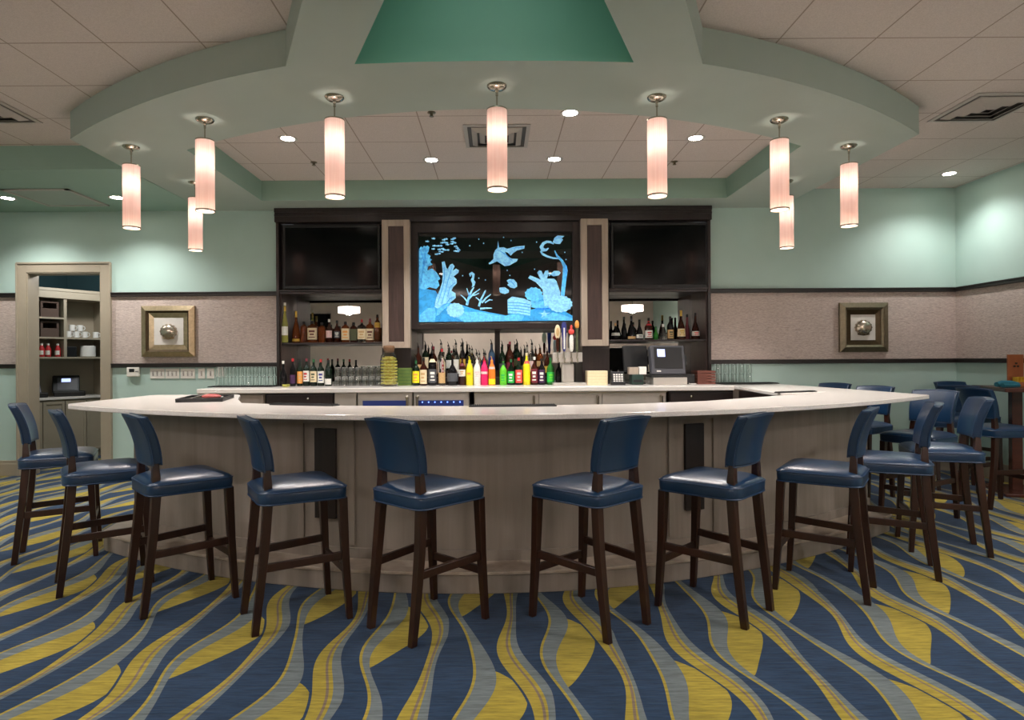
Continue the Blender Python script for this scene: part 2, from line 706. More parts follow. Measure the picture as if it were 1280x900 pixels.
k = 0
for z in (Z1, Z2):
    mb = MB()
    for x0, x1 in ((BX1, XR), (DX1 + .12, BX0), (XL, DX0 - .12)):
        mb.box(x0, x1, WD - .03, WD, z - .026, z + .026)
        mb.box(x0, x1, WD - .038, WD, z + .01, z + .026)
    mb.box(XR - .03, XR, YB, WD, z - .026, z + .026)
    mb.box(XR - .038, XR, YB, WD, z + .01, z + .026)
    k += 1
    struct(mb.build('trim_%d' % k, 'black', bevel=.004))
mb = MB()
for x0, x1 in ((2.9, XR), (DX1 + .12, BX0), (XL, DX0 - .12)):
    mb.box(x0, x1, WD - .02, WD, 0, .19)
    mb.box(x0, x1, WD - .028, WD, .0, .15)
struct(mb.build('baseboard_back', 'trim', bevel=.004))
mb = MB()
mb.box(XR - .02, XR, YB, WD - .02, 0, .19)
struct(mb.build('baseboard_right', 'trim', bevel=.004))

# door opening casing and jambs
mb = MB()
for x0, x1 in ((DX0 - .115, DX0), (DX1, DX1 + .115)):
    mb.box(x0, x1, WD - .028, WD, 0, DZ + .115)
    s = -1 if x0 < DX0 else 1
    xe = x0 if s < 0 else x1
    mb.box(xe - .012, xe + .012, WD - .042, WD, 0, DZ + .115)
mb.box(DX0, DX1, WD - .028, WD, DZ, DZ + .115)
mb.box(DX0 - .12, DX1 + .12, WD - .042, WD, DZ + .103, DZ + .127)
mb.box(DX0, DX0 + .012, WD - .02, WD + .17, 0, DZ)
mb.box(DX1 - .012, DX1, WD - .02, WD + .17, 0, DZ)
mb.box(DX0 + .012, DX1 - .012, WD - .02, WD + .17, DZ - .012, DZ)
struct(mb.build('door_1', 'trim', bevel=.003))

# the pantry beyond the opening
mb = MB()
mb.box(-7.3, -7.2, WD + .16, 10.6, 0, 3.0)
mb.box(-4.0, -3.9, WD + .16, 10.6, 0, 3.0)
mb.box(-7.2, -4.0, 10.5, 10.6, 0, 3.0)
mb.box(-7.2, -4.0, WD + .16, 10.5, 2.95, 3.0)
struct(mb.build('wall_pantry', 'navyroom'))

# ceilings
mb = MB()
hole = [(-.872, 3.90), (-.45, 3.875), (0, 3.868), (.45, 3.875), (.872, 3.90), (.56, 3.2), (.2, 2.5), (-.2, 2.5), (-.56, 3.2)]
hole2 = [(x * 1.04, 3.3 + (y - 3.3) * 1.06) for x, y in hole]
mb.plate([(XL, YB), (XR, YB), (XR, WD), (XL, WD)], [hole2], TZ, TZ + .05)
struct(mb.build('ceiling', 'tile'))


def arc(base, a, x0, x1, n):
    return [(x0 + (x1 - x0) * i / n, base + a * (x0 + (x1 - x0) * i / n) ** 2) for i in range(n + 1)]


outer = [(-3.56, WD)] + arc(3.72, .118, -3.53, -1.31, 16) + [(-.98, 3.2), (-.62, 2.35), (.62, 2.35), (.98, 3.2)] \
    + arc(3.72, .118, 1.31, 3.53, 16) + [(3.5, WD)]
inner = [(-2.7, 7.22)] + arc(4.61, .118, -2.7, 2.68, 28) + [(2.68, 7.22)]
mb = MB()
mb.plate(outer, [inner, hole], SZ, TZ, 0, 1)
for f_ in mb.bm.faces:
    if f_.material_index == 1 and f_.calc_center_median().y < 4.2 and abs(f_.calc_center_median().x) < 1:
        f_.material_index = 2
struct(mb.build('ceiling_soffit', ['sage', 'teal', 'well'], smooth=True, angle=25))
mb = MB()
mb.box(XL, -3.56, 6.0, WD, SZ, TZ)
struct(mb.build('ceiling_low', 'teal'))
# the tall light well in the soffit
mb = MB()
n = len(hole)
for i in range(n):
    a, c = hole[i], hole[(i + 1) % n]
    v = [mb.bm.verts.new(p) for p in ((a[0], a[1], TZ), (c[0], c[1], TZ), (c[0], c[1], 4.4), (a[0], a[1], 4.4))]
    mb.face(v)
mb.face([mb.bm.verts.new((p[0], p[1], 4.4)) for p in hole])
struct(mb.build('ceiling_well', 'well', smooth=True, angle=25))
spot('well_fill_spot', (0, 2.75, 3.75), 9, NEUT, 110, .9).rotation_euler = (R(62), 0, 0)  # added spot without a fixture, brightens the back of the well


# ceiling hardware --------------------------------------------------
def downlight(x, y, z, label, W=DOWN_W, ang=105, group=None, lit=True):
    t = thing('recessed_downlight', label, 'ceiling light', (x, y, z), 0, group)
    mb = MB()
    mb.lathe([(.062, -.002), (.085, -.006), (.088, 0), (.062, 0), (.062, -.002)], 24, cap=False)
    mb.build('trim_ring', 'ventwhite', t, smooth=True)
    mb = MB()
    mb.lathe([(.001, -.0025), (.061, -.0025), (.061, -.001), (.001, -.001)], 24)
    mb.build('lamp', 'lamp', t)
    spot('downlight_beam', (0, 0, -.02), W, NEUT, ang, .55 if ang < 125 else .8, t, radius=.06)
    return t


G = 'recessed downlights in the ceiling'
downlight(-1.94, 5.85, TZ, 'recessed downlight in the bar recess, between the second and third pendants from the left', group=G)
downlight(-.66, 6.5, TZ, 'recessed downlight in the bar recess, left of the square air diffuser', group=G)
downlight(.62, 6.5, TZ, 'recessed downlight in the bar recess, right of the square air diffuser', group=G)
downlight(.64, 5.28, TZ, 'recessed downlight nearest the curved edge of the bar recess', 70, group=G)
downlight(1.9, 5.9, TZ, 'recessed downlight in the bar recess, above the right-hand television', group=G)
downlight(5.17, 7.1, TZ, 'recessed downlight in the tiles by the mint corner', 48, 135, group=G)
downlight(-5.5, 7.04, SZ, 'recessed downlight in the low green ceiling at the far left', 70, 132, group=G)
downlight(-4.27, 7.04, SZ, 'recessed downlight in the low green ceiling beside the leftmost pendant', 70, 132, group=G)
for x, y in ((-2.6, 2.3), (2.6, 2.3), (-4.6, 3.2), (4.6, 3.2), (-1.3, .2), (1.3, .2), (-4.2, .4), (4.2, .4)):  # unseen downlights added to light the floor and the seats
    downlight(x, y, TZ, 'added unseen downlight in the tiled ceiling, lighting the carpet before the bar', 60, 120, group='added downlights over the open carpet')


def diffuser(x, y, z, label, s=.6):
    t = thing('air_diffuser', label, 'air vent', (x, y, z))
    mb = MB()
    for k in range(4):
        r = s / 2 - k * .07
        zz = -.008
        q = r - (.035 if k == 0 else .05)
        z2 = -.012 if k == 0 else -.034
        for sgn in range(4):
            mx = Matrix.Rotation(sgn * PI / 2, 4, 'Z')
            v = [mb.bm.verts.new(mx @ Vector(p)) for p in ((-r, -r, zz), (r, -r, zz), (q, -q, z2), (-q, -q, z2))]
            mb.face(v)
            v2 = [mb.bm.verts.new(mx @ Vector(p)) for p in ((-r, -r, zz + .004), (r, -r, zz + .004), (q, -q, z2 + .004), (-q, -q, z2 + .004))]
            mb.face(v2)
            for i in range(4):
                mb.face([v[i], v[(i + 1) % 4], v2[(i + 1) % 4], v2[i]])
    mb.build('louvre', 'ventwhite', t)
    mb = MB()
    mb.box(-s / 2 + .02, s / 2 - .02, -s / 2 + .02, s / 2 - .02, -.003, -.001)
    mb.build('duct_opening', 'duct', t)
    return t


diffuser(.02, 5.82, TZ, 'square air diffuser in the tiled recess behind the centre pendant')
diffuser(4.12, 5.22, TZ, 'square air diffuser in the ceiling tiles near the mint corner')
diffuser(-4.22, 5.12, TZ, 'square air diffuser in the ceiling tiles at the left edge of the photo')
t = thing('access_panel', 'white framed access panel in the low green ceiling', 'ceiling panel', (-4.92, 7.02, SZ))
mb = MB()
mb.box(-.32, .32, -.33, .33, -.008, -.001)
mb.build('panel_door', 'sage', t)
mb = MB()
for a in range(4):
    mx = Matrix.Rotation(a * PI / 2, 4, 'Z')
    mb.box(-.36, .36, -.36, -.32, -.014, -.001, mx)
mb.build('frame', 'ventwhite', t)
for (x, y), lb in (((-.53, 5.25), 'small sprinkler head near the curved edge of the recess, left of the centre pendant'),
                   ((-1.9, 6.55), 'small sprinkler head in the recess beside the second pendant from the left'),
                   ((1.9, 6.6), 'small sprinkler head in the recess beside the fifth pendant from the left')):
    t = thing('sprinkler_head', lb, 'sprinkler', (x, y, TZ))
    MB().lathe([(.035, -.001), (.035, -.006), (.014, -.01), (.012, -.03), (.02, -.032), (.02, -.036), (.001, -.037)], 14).build('sprinkler_body', 'pewter', t, smooth=True)


# cylinder pendants ---------------------------------------------------
def make_pendant(loc, label):
    t = thing('cylinder_pendant', label, 'pendant lamp', loc, 0, 'cylinder pendants along the soffit')
    MB().lathe([(.001, 0), (.066, 0), (.068, -.006), (.062, -.016), (.045, -.026), (.02, -.032), (.001, -.034)][::-1], 24).build('canopy', 'chrome', t, smooth=True)
    mb = MB()
    mb.sphere((0, 0, -.036), .014, 10, 8)
    mb.tube([(0, 0, -.03), (0, 0, -.165)], .0055, 8)
    mb.tube([(0, 0, -.045), (0, 0, -.07)], .009, 8)
    mb.build('stem', 'chrome', t, smooth=True)
    mb = MB()
    mb.lathe([(.068, -.165), (.068, -.70)], 40, cap=False)
    mb.build('shade', 'shade', t, smooth=True)
    mb = MB()
    mb.lathe([(.0665, -.695), (.0665, -.707), (.071, -.707), (.071, -.695), (.0665, -.695)], 32, cap=False)
    mb.build('bottom_ring', 'chrome', t)
    mb = MB()
    mb.lathe([(.0665, -.162), (.0665, -.17), (.070, -.17), (.070, -.162), (.0665, -.162)], 32, cap=False)
    mb.bar((-.067, 0, -.166), (.067, 0, -.166), .006)
    mb.bar((0, -.067, -.166), (0, .067, -.166), .006)
    mb.build('top_ring', 'chrome', t)
    mb = MB()
    mb.lathe([(.001, -.699), (.064, -.699), (.064, -.702), (.001, -.702)], 24)
    mb.build('bottom_diffuser', 'diffuser', t)
    mb = MB()
    mb.sphere((0, 0, -.33), .026, 12, 8, (1, 1, 1.4))
    mb.build('bulb', 'bulb', t, smooth=True)
    return t


PEND = [((621, 107), 'cylinder pendant with pleated pale shade, the middle and nearest of the row'),
        ((418, 121), 'cylinder pendant with pleated pale shade, first to the left of the middle one'),
        ((821, 121), 'cylinder pendant with pleated pale shade, first to the right of the middle one'),
        ((256, 149), 'cylinder pendant with pleated pale shade, second to the left of the middle one'),
        ((974, 149), 'cylinder pendant with pleated pale shade, second to the right of the middle one'),
        ((164, 183), 'cylinder pendant with pleated pale shade, the leftmost, near the doorway'),
        ((1061, 182), 'cylinder pendant with pleated pale shade, the rightmost, over the blank mint wall'),
        ((244, 228), 'cylinder pendant hanging lower in view behind the second left one, near the back wall'),
        ((983, 226), 'cylinder pendant hanging lower in view behind the second right one, near the back wall')]
pend0 = None
for (px, py), lb in PEND:
    dx, dy = px - PX, py - PY
    v = dy + dx * ROLL
    D = F * (SZ - H) / -v
    p = at(px, py, D)
    if pend0 is None:
        pend0 = make_pendant((p.x, p.y, SZ), lb)
        q = pend0
    else:
        q = dup(pend0, (p.x, p.y, SZ), None, lb)
    point('pendant_glow', (0, 0, -.33), PENDANT_W, WARM, .03, q)
    spot('pendant_beam', (0, 0, -.712), PEND_DOWN_W, WARM, 110, .7, q, radius=.05)

# drum pendants and a television of the dining area: the bar mirrors show the television and first drum pair
for i, (x, y, z) in enumerate(((-4.4, -2.2, 2.9), (4.1, -2.2, 2.9), (-1.4, -4.4, 2.9), (1.6, -4.4, 2.9), (-5.2, 1.6, 2.75), (4.9, 1.8, 2.75))):  # drums after the first pair are added to brighten the ceilings
    lb = 'wide drum pendant lit over the dining area, first pair mirrored, others added for light'
    t = thing('drum_pendant', lb, 'pendant lamp', (x, y, z), 0, 'drum pendants of the dining area')
    MB().lathe([(.32, -.09), (.32, .09)], 36, cap=False).build('drum_shade', 'shade', t, smooth=True)
    MB().tube([(0, 0, .02), (0, 0, TZ - z)], .008, 8).build('stem', 'chrome', t)
    point('drum_glow', (0, 0, -.02), DRUM_W, NEUT, .12, t)
t = thing('wall_television', 'black television on the beige wall of the dining area, reflected in the bar mirror', 'television', (-6.6, YB + .031, 2.65))
MB().box(-.62, .62, 0, .06, -.4, .4).build('screen', 'screen', t)
MB().box(-.65, .65, -.03, 0, -.43, .43).build('bezel', 'blackplastic', t)

# ------------------------------------------------------------------ the bar
BAR_Z = 1.08


def front(x, off=0.0):
    return 3.57 + .115 * x * x + .035 * x + off


def offset_curve(x0, x1, n, off):
    """front curve of the bar moved inward by off along its normal"""
    out = []
    for i in range(n + 1):
        x = x0 + (x1 - x0) * i / n
        s = .23 * x + .035
        l = math.hypot(1, s)
        out.append((x - s / l * off, front(x) + off / l))
    return out


bar = thing('curved_bar', 'long curved bar of grey-washed wood panels with a stepped foot ledge', 'bar', (0, 4.6, 0))
O = Vector((0, 4.6))


def loc(pts):
    return [(p[0] - O.x, p[1] - O.y) for p in pts]


# panel body
pan = offset_curve(-2.98, 3.32, 40, .36)
body = pan + [(3.09, 7.66), (2.67, 7.66), (2.67, 5.75)] + [(x, y) for x, y in offset_curve(-2.2, 2.6, 24, .62)][::-1] + [(-2.55, 5.85), (-2.98, 5.85)]
mb = MB()
mb.prism(loc(body), .10, BAR_Z - .03)
mb.build('panel_front', 'oak', bar, smooth=True, angle=20)
# panel mouldings: base, stiles beside the dark inlays
mb = MB()
for a, c in zip(pan, pan[1:]):
    t = Vector((c[0] - a[0], c[1] - a[1])).normalized()
    nrm = Vector((t.y, -t.x))
    for z0, z1, d in ((.12, .20, .014),):
        q = [(a[0], a[1]), (c[0], c[1]), (c[0] + nrm.x * d, c[1] + nrm.y * d), (a[0] + nrm.x * d, a[1] + nrm.y * d)]
        mb.prism(loc(q), z0, z1)
mb.build('base_moulding', 'oak', bar)


def on_panel(px):
    """point of the panel face seen at photo column px"""
    best = None
    for i in range(401):
        x = -3.0 + 6.2 * i / 400
        s = .23 * x + .035
        l = math.hypot(1, s)
        p = Vector((x - s / l * .36, front(x) + .36 / l))
        e = abs(PX + p.x / p.y * F - px)
        if best is None or e < best[0]:
            best = (e, p, Vector((1, s)).normalized())
    return best[1], best[2]


for px in (408, 866):
    p, t = on_panel(px)
    ang = math.atan2(t.y, t.x)
    mx = Matrix.Translation((p.x - O.x, p.y - O.y, 0)) @ Matrix.Rotation(ang, 4, 'Z')
    mb = MB()
    mb.box(-.075, .075, -.02, .03, .38, .96, mx)
    f = mb.build('panel_inlay', 'darkwood', bar, bevel=.004)
    mb = MB()
    for s in (-1, 1):
        mb.box(s * .18 - .022, s * .18 + .022, -.012, .03, .22, 1.04, mx)
    mb.box(-.16, .16, -.012, .03, .99, 1.04, mx)
    mb.build('inlay_stile', 'oak', bar, bevel=.003)
# foot ledge
step = offset_curve(-3.0, 3.25, 40, .15)
led = step + [(3.22, 7.6), (2.9, 7.6), (2.9, 5.3)] + offset_curve(-2.7, 2.9, 30, .5)[::-1] + [(-2.8, 5.8), (-3.12, 5.8)]
mb = MB()
mb.prism(loc(led), 0, .115)
mb.build('foot_ledge', 'oak', bar, smooth=True, angle=20, bevel=.006)
tread = offset_curve(-3.02, 3.27, 40, .14)
led2 = tread + [(3.24, 7.62), (2.9, 7.62), (2.9, 5.3)] + offset_curve(-2.7, 2.9, 30, .5)[::-1] + [(-2.8, 5.82), (-3.14, 5.82)]
mb = MB()
mb.prism(loc(led2), .115, .135)
mb.build('ledge_tread', 'palewood', bar, smooth=True, angle=20, bevel=.004)
MB().box(2.655, 2.67, 5.62 - O.y, 6.83 - O.y, .1, 1.04).build('inner_panel', 'darkwood', bar)
# end pillar
mb = MB()
mb.box(3.05, 3.105, 5.22, 7.6, .13, 1.04)
mb.box(3.05, 3.125, 5.22, 7.6, .13, .22)
for v in mb.bm.verts:
    v.co.y -= O.y
mb.build('end_panel', 'oak', bar, bevel=.006)

# counter
fr = [(x, front(x)) for x in [-3.02 + 6.44 * i / 48 for i in range(49)]]
left_tip = [(-3.24, 4.72), (-3.25, 4.8)]
ctop = left_tip[::-1] + [(-3.17, 4.62)] + fr + [(3.58, 5.16), (3.60, 5.22), (3.4, 7.66), (2.66, 7.66), (2.66, 6.83), (2.52, 5.52), (3.02, 5.74), (2.32, 5.19), (1.55, 4.62), (.9, 4.36), (.3, 4.28),
        (-.3, 4.26), (-.9, 4.33), (-1.5, 4.5), (-1.92, 4.71), (-2.15, 5.2), (-2.4, 5.85), (-2.46, 5.9), (-3.2, 5.9), (-3.25, 5.85)]
ct = thing('bar_counter', 'cream stone counter lying on the curved bar', 'counter', (0, 4.6, BAR_Z - .03))
mb = MB()
mb.prism(loc(ctop), 0, .032)
c = mb.build('counter_slab', 'quartz', ct, bevel=.005)
# rubber bar mats
for (x0, x1), lb in (((-1.62, -1.1), 'long black rubber bar mat on the inner edge of the counter, left of centre'),
                     ((-.185, .405), 'black rubber bar mat on the inner edge of the counter, in the centre')):
    xm = (x0 + x1) / 2
    y = 4.27 + .09 * xm * xm * (1.0 if xm > 0 else 1.25) - .06
    sl = .18 * xm * 1.25
    t = thing('bar_mat', lb, 'bar mat', (xm, y, BAR_Z + .002), math.atan(sl))
    w = (x1 - x0) / 2
    mb = MB()
    mb.box(-w, w, -.045, .045, 0, .008)
    mb.build('mat_base', 'rubber', t, bevel=.003)
    mb = MB()
    n = 40
    for i in range(n):
        for j in range(4):
            cx, cy = -w + .015 + (2 * w - .03) * i / (n - 1), -.033 + .022 * j
            mb.box(cx - .004, cx + .004, cy - .004, cy + .004, .008, .013)
    mb.build('mat_nubs', 'rubber', t)
t = thing('bar_mat', 'black rubber mat along the end of the counter return by the right wall side', 'bar mat', (2.74, 5.66, BAR_Z + .002), R(23.5))
mb = MB()
mb.box(-.25, .22, -.018, .045, 0, .009)
mb.build('mat_base', 'rubber', t, bevel=.003)
mb = MB()
for i in range(30):
    mb.box(-.24 + .015 * i, -.232 + .015 * i, -.012, .04, .009, .013)
mb.build('mat_nubs', 'rubber', t)

# tray with menus on the left end of the counter
t = thing('menu_tray', 'black tray on the left end of the cream counter', 'tray', (-2.36, 5.08, BAR_Z + .002), R(14))
mb = MB()
mb.box(-.17, .17, -.27, .27, 0, .012)
for a in ((-.17, -.158, -.27, .27), (.158, .17, -.27, .27), (-.17, .17, -.27, -.258), (-.17, .17, .258, .27)):
    mb.box(*a, .012, .03)
mb.build('tray_body', 'blackplastic', t, bevel=.004)
t = thing('menu_sheet', 'white folded menu lying in the black tray', 'menu', (-2.38, 5.14, BAR_Z + .0155), R(14))
mb = MB()
mb.box(-.1, .1, -.14, .14, 0, .004)
mx = Matrix.Translation((-.1, 0, .004)) @ Matrix.Rotation(R(-16), 4, 'Y')
mb.box(0, .19, -.14, .14, 0, .004, mx)
mb.build('menu_cover', 'paper', t)
t = thing('napkin_packet', 'red patterned packet beside the white menu in the black tray', 'packet', (-2.25, 4.93, BAR_Z + .0155), R(12))
mb = MB()
mb.sphere((0, 0, .022), 1, 14, 8, (.075, .045, .022))
mb.build('packet_wrap', 'redfood', t, smooth=True)


# ------------------------------------------------------------------ stools
def make_stool(label, group):
    t = thing('bar_stool', label, 'bar stool', (0, 0, 0), 0, group)
    # seat cushion
    prof = [(.655, .965), (.66, .985), (.672, 1.0), (.700, 1.005), (.716, 1.0), (.724, .985), (.733, .94), (.743, .85), (.752, .70), (.759, .5), (.763, .25)]
    base = rounded([(-.205, -.225), (.205, -.225), (.232, .225), (-.232, .225)], (.075, .075, .05, .05), 6)
    mb = MB()
    rings = []
    for z, s in prof:
        rings.append([mb.bm.verts.new((p.x * s, p.y * s, z)) for p in base])
    n = len(base)
    for a, b2 in zip(rings, rings[1:]):
        for i in range(n):
            mb.face([a[i], a[(i + 1) % n], b2[(i + 1) % n], b2[i]])
    mb.face(rings[0][::-1])
    cv = mb.bm.verts.new((0, 0, .764))
    for i in range(n):
        mb.face([rings[-1][i], rings[-1][(i + 1) % n], cv])
    seat = mb.build('seat', 'leather', t, smooth=True, angle=50)
    mb = MB()
    for z, s in ((.661, .995), (.718, 1.003)):
        mb.tube([(p.x * s, p.y * s, z) for p in base], .0042, 6, True)
    mb.build('piping', 'piping', seat, smooth=True)
    # backrest
    nu, nw = 14, 8
    z0, z1, th = .825, 1.098, .027

    def bp(u, w, side):
        z = z0 + (z1 - z0) * w
        wd = (.172 + .012 * w) * (1 - .02 * abs(u) ** 8)
        y = -.193 - .068 * w * w - .008 * w + .024 * u * u
        if w > .99:
            z += .006 * (1 - u * u) - .004
        return Vector((u * wd, y + side * th, z + (.004 * math.sin(PI * (u + 1) / 2) if w > .99 else 0)))
    mb = MB()
    G_ = {}
    for s in (-1, 1):
        for i in range(nu + 1):
            for j in range(nw + 1):
                u, w = -1 + 2 * i / nu, j / nw
                G_[s, i, j] = mb.bm.verts.new(bp(u, w, s))
    for s in (-1, 1):
        for i in range(nu):
            for j in range(nw):
                mb.face([G_[s, i, j], G_[s, i + 1, j], G_[s, i + 1, j + 1], G_[s, i, j + 1]])
    for i in range(nu):
        for j in (0, nw):
            mb.face([G_[-1, i, j], G_[-1, i + 1, j], G_[1, i + 1, j], G_[1, i, j]])
    for j in range(nw):
        for i in (0, nu):
            mb.face([G_[-1, i, j], G_[-1, i, j + 1], G_[1, i, j + 1], G_[1, i, j]])
    back = mb.build('backrest', 'leather', t, smooth=True, angle=50, bevel=.012, seg=3)
    mb = MB()
    for s in (-1, 1):
        loop = [bp(-1 + 2 * i / nu, 0, s * .78) for i in range(nu + 1)] + [bp(1, j / nw, s * .78) for j in range(1, nw)] \
            + [bp(1 - 2 * i / nu, 1, s * .78) for i in range(nu + 1)] + [bp(-1, 1 - j / nw, s * .78) for j in range(1, nw)]
        mb.tube(loop, .0036, 6, True)
    mb.build('piping', 'piping', back, smooth=True)
    # legs
    for s in (-1, 1):
        mb = MB()
        mb.path([(s * .165, -.245, 0), (s * .168, -.222, .2), (s * .166, -.194, .45), (s * .158, -.178, .652), (s * .154, -.176, .76), (s * .148, -.178, .83), (s * .148, -.180, .86)],
                [(.034, .036), (.038, .040), (.042, .044), (.044, .046), (.042, .040), (.04, .032), (.038, .026)])
        mb.build('leg', 'legwood', t, bevel=.003)
        mb = MB()
        mb.path([(s * .205, .235, 0), (s * .197, .214, .35), (s * .194, .202, .66)], [(.032, .032), (.040, .040), (.046, .046)])
        mb.build('leg', 'legwood', t, bevel=.003)
    # stretchers
    for s in (-1, 1):
        mb = MB()
        mb.bar((s * .169, -.205, .335), (s * .198, .214, .345), .022, .042)
        mb.build('stretcher', 'legwood', t, bevel=.003)
    mb = MB()
    mb.bar((-.198, .219, .262), (.198, .219, .262), .022, .042)
    mb.build('footrest', 'legwood', t, bevel=.003)
    return t


STOOLS = [  # x, y, azimuth (deg, clockwise from straight ahead), label
    (-3.20, 4.57, 61, 'blue leather bar stool at the far left, in front of the pantry doorway'),
    (-2.50, 3.98, 54, 'blue leather bar stool, second from the left along the bar front'),
    (-1.86, 3.68, 47, 'blue leather bar stool, third from the left along the bar front'),
    (-1.11, 3.44, 59, 'blue leather bar stool beside the left dark inlay of the bar'),
    (-.375, 3.333, 42, 'blue leather bar stool just left of the bar centre, back turned to the left'),
    (.50, 3.36, -42, 'blue leather bar stool just right of the bar centre, back turned to the right'),
    (1.22, 3.51, -45, 'blue leather bar stool in front of the right dark inlay of the bar'),
    (1.99, 3.80, -54, 'blue leather bar stool, third from the right end of the bar front'),
    (2.61, 4.145, -62, 'blue leather bar stool right at the right tip of the counter'),
    (3.26, 4.58, -69, 'blue leather bar stool just past the right tip of the counter'),
    (3.68, 5.42, -118, 'blue leather bar stool nearest of three along the right end of the counter'),
    (3.66, 6.26, -118, 'blue leather bar stool middle of three along the right end of the counter'),
    (3.66, 7.02, -118, 'blue leather bar stool farthest of three along the right end of the counter'),
    (4.88, 6.66, 28, 'blue leather bar stool at the high table, its dark back toward the room'),
    (4.72, 5.88, 84, 'blue leather bar stool at the high table, nearest, seat seen from the side'),
    (5.38, 7.14, 176, 'blue leather bar stool on the far side of the high table against the mint wall'),
]
st0 = None
for x, y, az, lb in STOOLS:
    grp = 'stools at the high table' if x > 4 else 'stools around the bar'
    if st0 is None:
        st0 = make_stool(lb, grp)
        st0.location = (x, y, .001)
        st0.rotation_euler = (0, 0, R(-az))
    else:
        dup(st0, (x, y, .001), R(-az), lb, grp)

# high table by the right wall
t = thing('high_table', 'dark wooden high table against the right wall', 'table', (5.34, 6.42, 0), R(-18))
mb = MB()
mb.box(-.24, .2, -.4, .4, 1.045, 1.085)
mb.build('tabletop', 'tablewood', t, bevel=.006)
mb = MB()
mb.path([(0, 0, .03), (0, 0, 1.045)], [(.09, .09), (.09, .09)])
mb.build('pedestal', 'tablewood', t, bevel=.004)
mb = MB()
mb.box(-.2, .2, -.3, .3, 0, .03)
mb.build('base_plate', 'tablewood', t, bevel=.004)
t = thing('rolled_napkin', 'teal cloth napkin roll on the high table', 'napkin', (5.14, 6.28, 1.086), R(12))
mb = MB()
mb.tube([(-.13, 0, .03), (-.06, .005, .036), (.05, 0, .034), (.13, -.005, .028)], [.024, .033, .033, .022], 12)
mb.tube([(-.10, -.04, .02), (.11, -.035, .018)], [.02, .016], 10)
mb.build('napkin_cloth', 'tealcloth', t, smooth=True)
t = thing('menu_caddy', 'upright orange wooden menu caddy on the high table', 'menu holder', (5.36, 6.42, 1.086), R(8))
mb = MB()
mb.box(-.09, .09, .01, .03, 0, .33)
mb.box(-.09, .09, -.09, .03, 0, .014)
mb.box(-.09, .09, -.09, -.078, .014, .05)
mb.build('caddy_board', 'orangewood', t, bevel=.003)
mb = MB()
for dx, dz in ((-.02, .2), (.0, .23), (.02, .2)):
    mb.box(dx - .012, dx + .012, .006, .011, dz, dz + .018)
mb.build('burnt_mark', 'darkwood', t)
t = thing('sugar_packets', 'yellow sweetener packets in the orange menu caddy', 'packets', (5.36, 6.38, 1.101), R(8))
mb = MB()
for i in range(7):
    mx = Matrix.Translation((-.066 + .022 * i, -.012, 0)) @ Matrix.Rotation(R(8 * math.sin(i * 2.1)), 4, 'Y')
    mb.box(-.009, .009, -.028, .028, 0, .085, mx)
mb.build('packet_stack', 'yellowfood', t)

# ------------------------------------------------------------------ the back bar
FD, ND = 7.62, 8.28          # face and mirror depth
CZ = 1.09


def X(px, D):
    return at(px, 400, D).x


def Zp(px, py, D):
    return at(px, py, D).z


bb = thing('back_bar_cabinet', 'dark espresso back bar wall unit with mirrors, shelves and two pale framed pilasters', 'cabinet', (0, FD, 0))


def bbuild(mb, name, mat, **k):
    for v in mb.bm.verts:
        v.co.y -= FD
    return mb.build(name, mat, bb, **k)


xl, xr = BX0, BX1
xa, xb, xc, xd = X(477, FD), X(513, FD), X(728, FD), X(762, FD)
ztop = SZ - .003
z277 = Zp(620, 277, FD)
zt = Zp(420, 364, FD)        # underside of the television boxes
zg = Zp(620, 411, FD)        # underside of the centre box
mb = MB()
mb.box(xl, xr, FD - .05, FD + .1, z277, ztop)
mb.box(xl, xr, FD - .058, FD - .04, z277 + .07, z277 + .095)
mb.box(xl, xr, FD - .062, FD - .04, ztop - .05, ztop)
bbuild(mb, 'header', 'darkwood', bevel=.004)
mb = MB()
mb.box(xl - .0, xl + .035, FD, ND, 0, z277)
bbuild(mb, 'side_panel', 'darkwood', bevel=.003)
mb = MB()
mb.box(xr - .035, xr, FD, ND, 0, z277)
bbuild(mb, 'side_panel', 'darkwood', bevel=.003)
for a, c in ((xa, xb), (xc, xd)):
    mb = MB()
    mb.box(a, c, FD + .02, ND, CZ, z277)
    bbuild(mb, 'partition', 'darkwood', bevel=.003)
# television boxes and centre box
for a, c in ((xl + .035, xa), (xd, xr - .035)):
    mb = MB()
    mb.box(a, c, FD, ND, zt, zt + .02)
    mb.box(a, c, FD + .1, ND, zt + .02, z277)
    bbuild(mb, 'television_recess', 'darkwood', bevel=.002)
    mb = MB()
    mb.box(a, c, FD + .02, FD + .05, zt - .03, zt - .001)
    bbuild(mb, 'valance', 'darkwood', bevel=.002)
zb = Zp(620, 290, FD)
za = Zp(620, 403.5, FD)
ax0, ax1 = X(523, FD), X(716, FD)
mb = MB()
mb.box(xb, ax0, FD, FD + .12, zg, z277)
mb.box(ax1, xc, FD, FD + .12, zg, z277)
mb.box(ax0, ax1, FD, FD + .12, zb, z277)
mb.box(ax0, ax1, FD, FD + .12, zg, za)
mb.box(xb, xc, FD + .08, ND, zg, zg + .02)
mb.box(xb, xc, FD + .12, FD + .14, zg, z277)
bbuild(mb, 'art_surround', 'darkwood', bevel=.003)
for a, c, nm in ((xl + .035, xa, 0), (xb, xc, 1), (xd, xr - .035, 2)):
    mb = MB()
    mb.box(a, c, ND - .02, ND, CZ, zt if nm != 1 else zg)
    bbuild(mb, 'mirror', 'mirror')
mb = MB()
mb.box(xl, xr, ND, ND + .05, 0, ztop)
bbuild(mb, 'back_panel', 'darkwood')
mb = MB()
xm = X(621.5, ND - .05)
mb.box(xm - .035, xm + .035, ND - .05, ND - .02, CZ, zg)
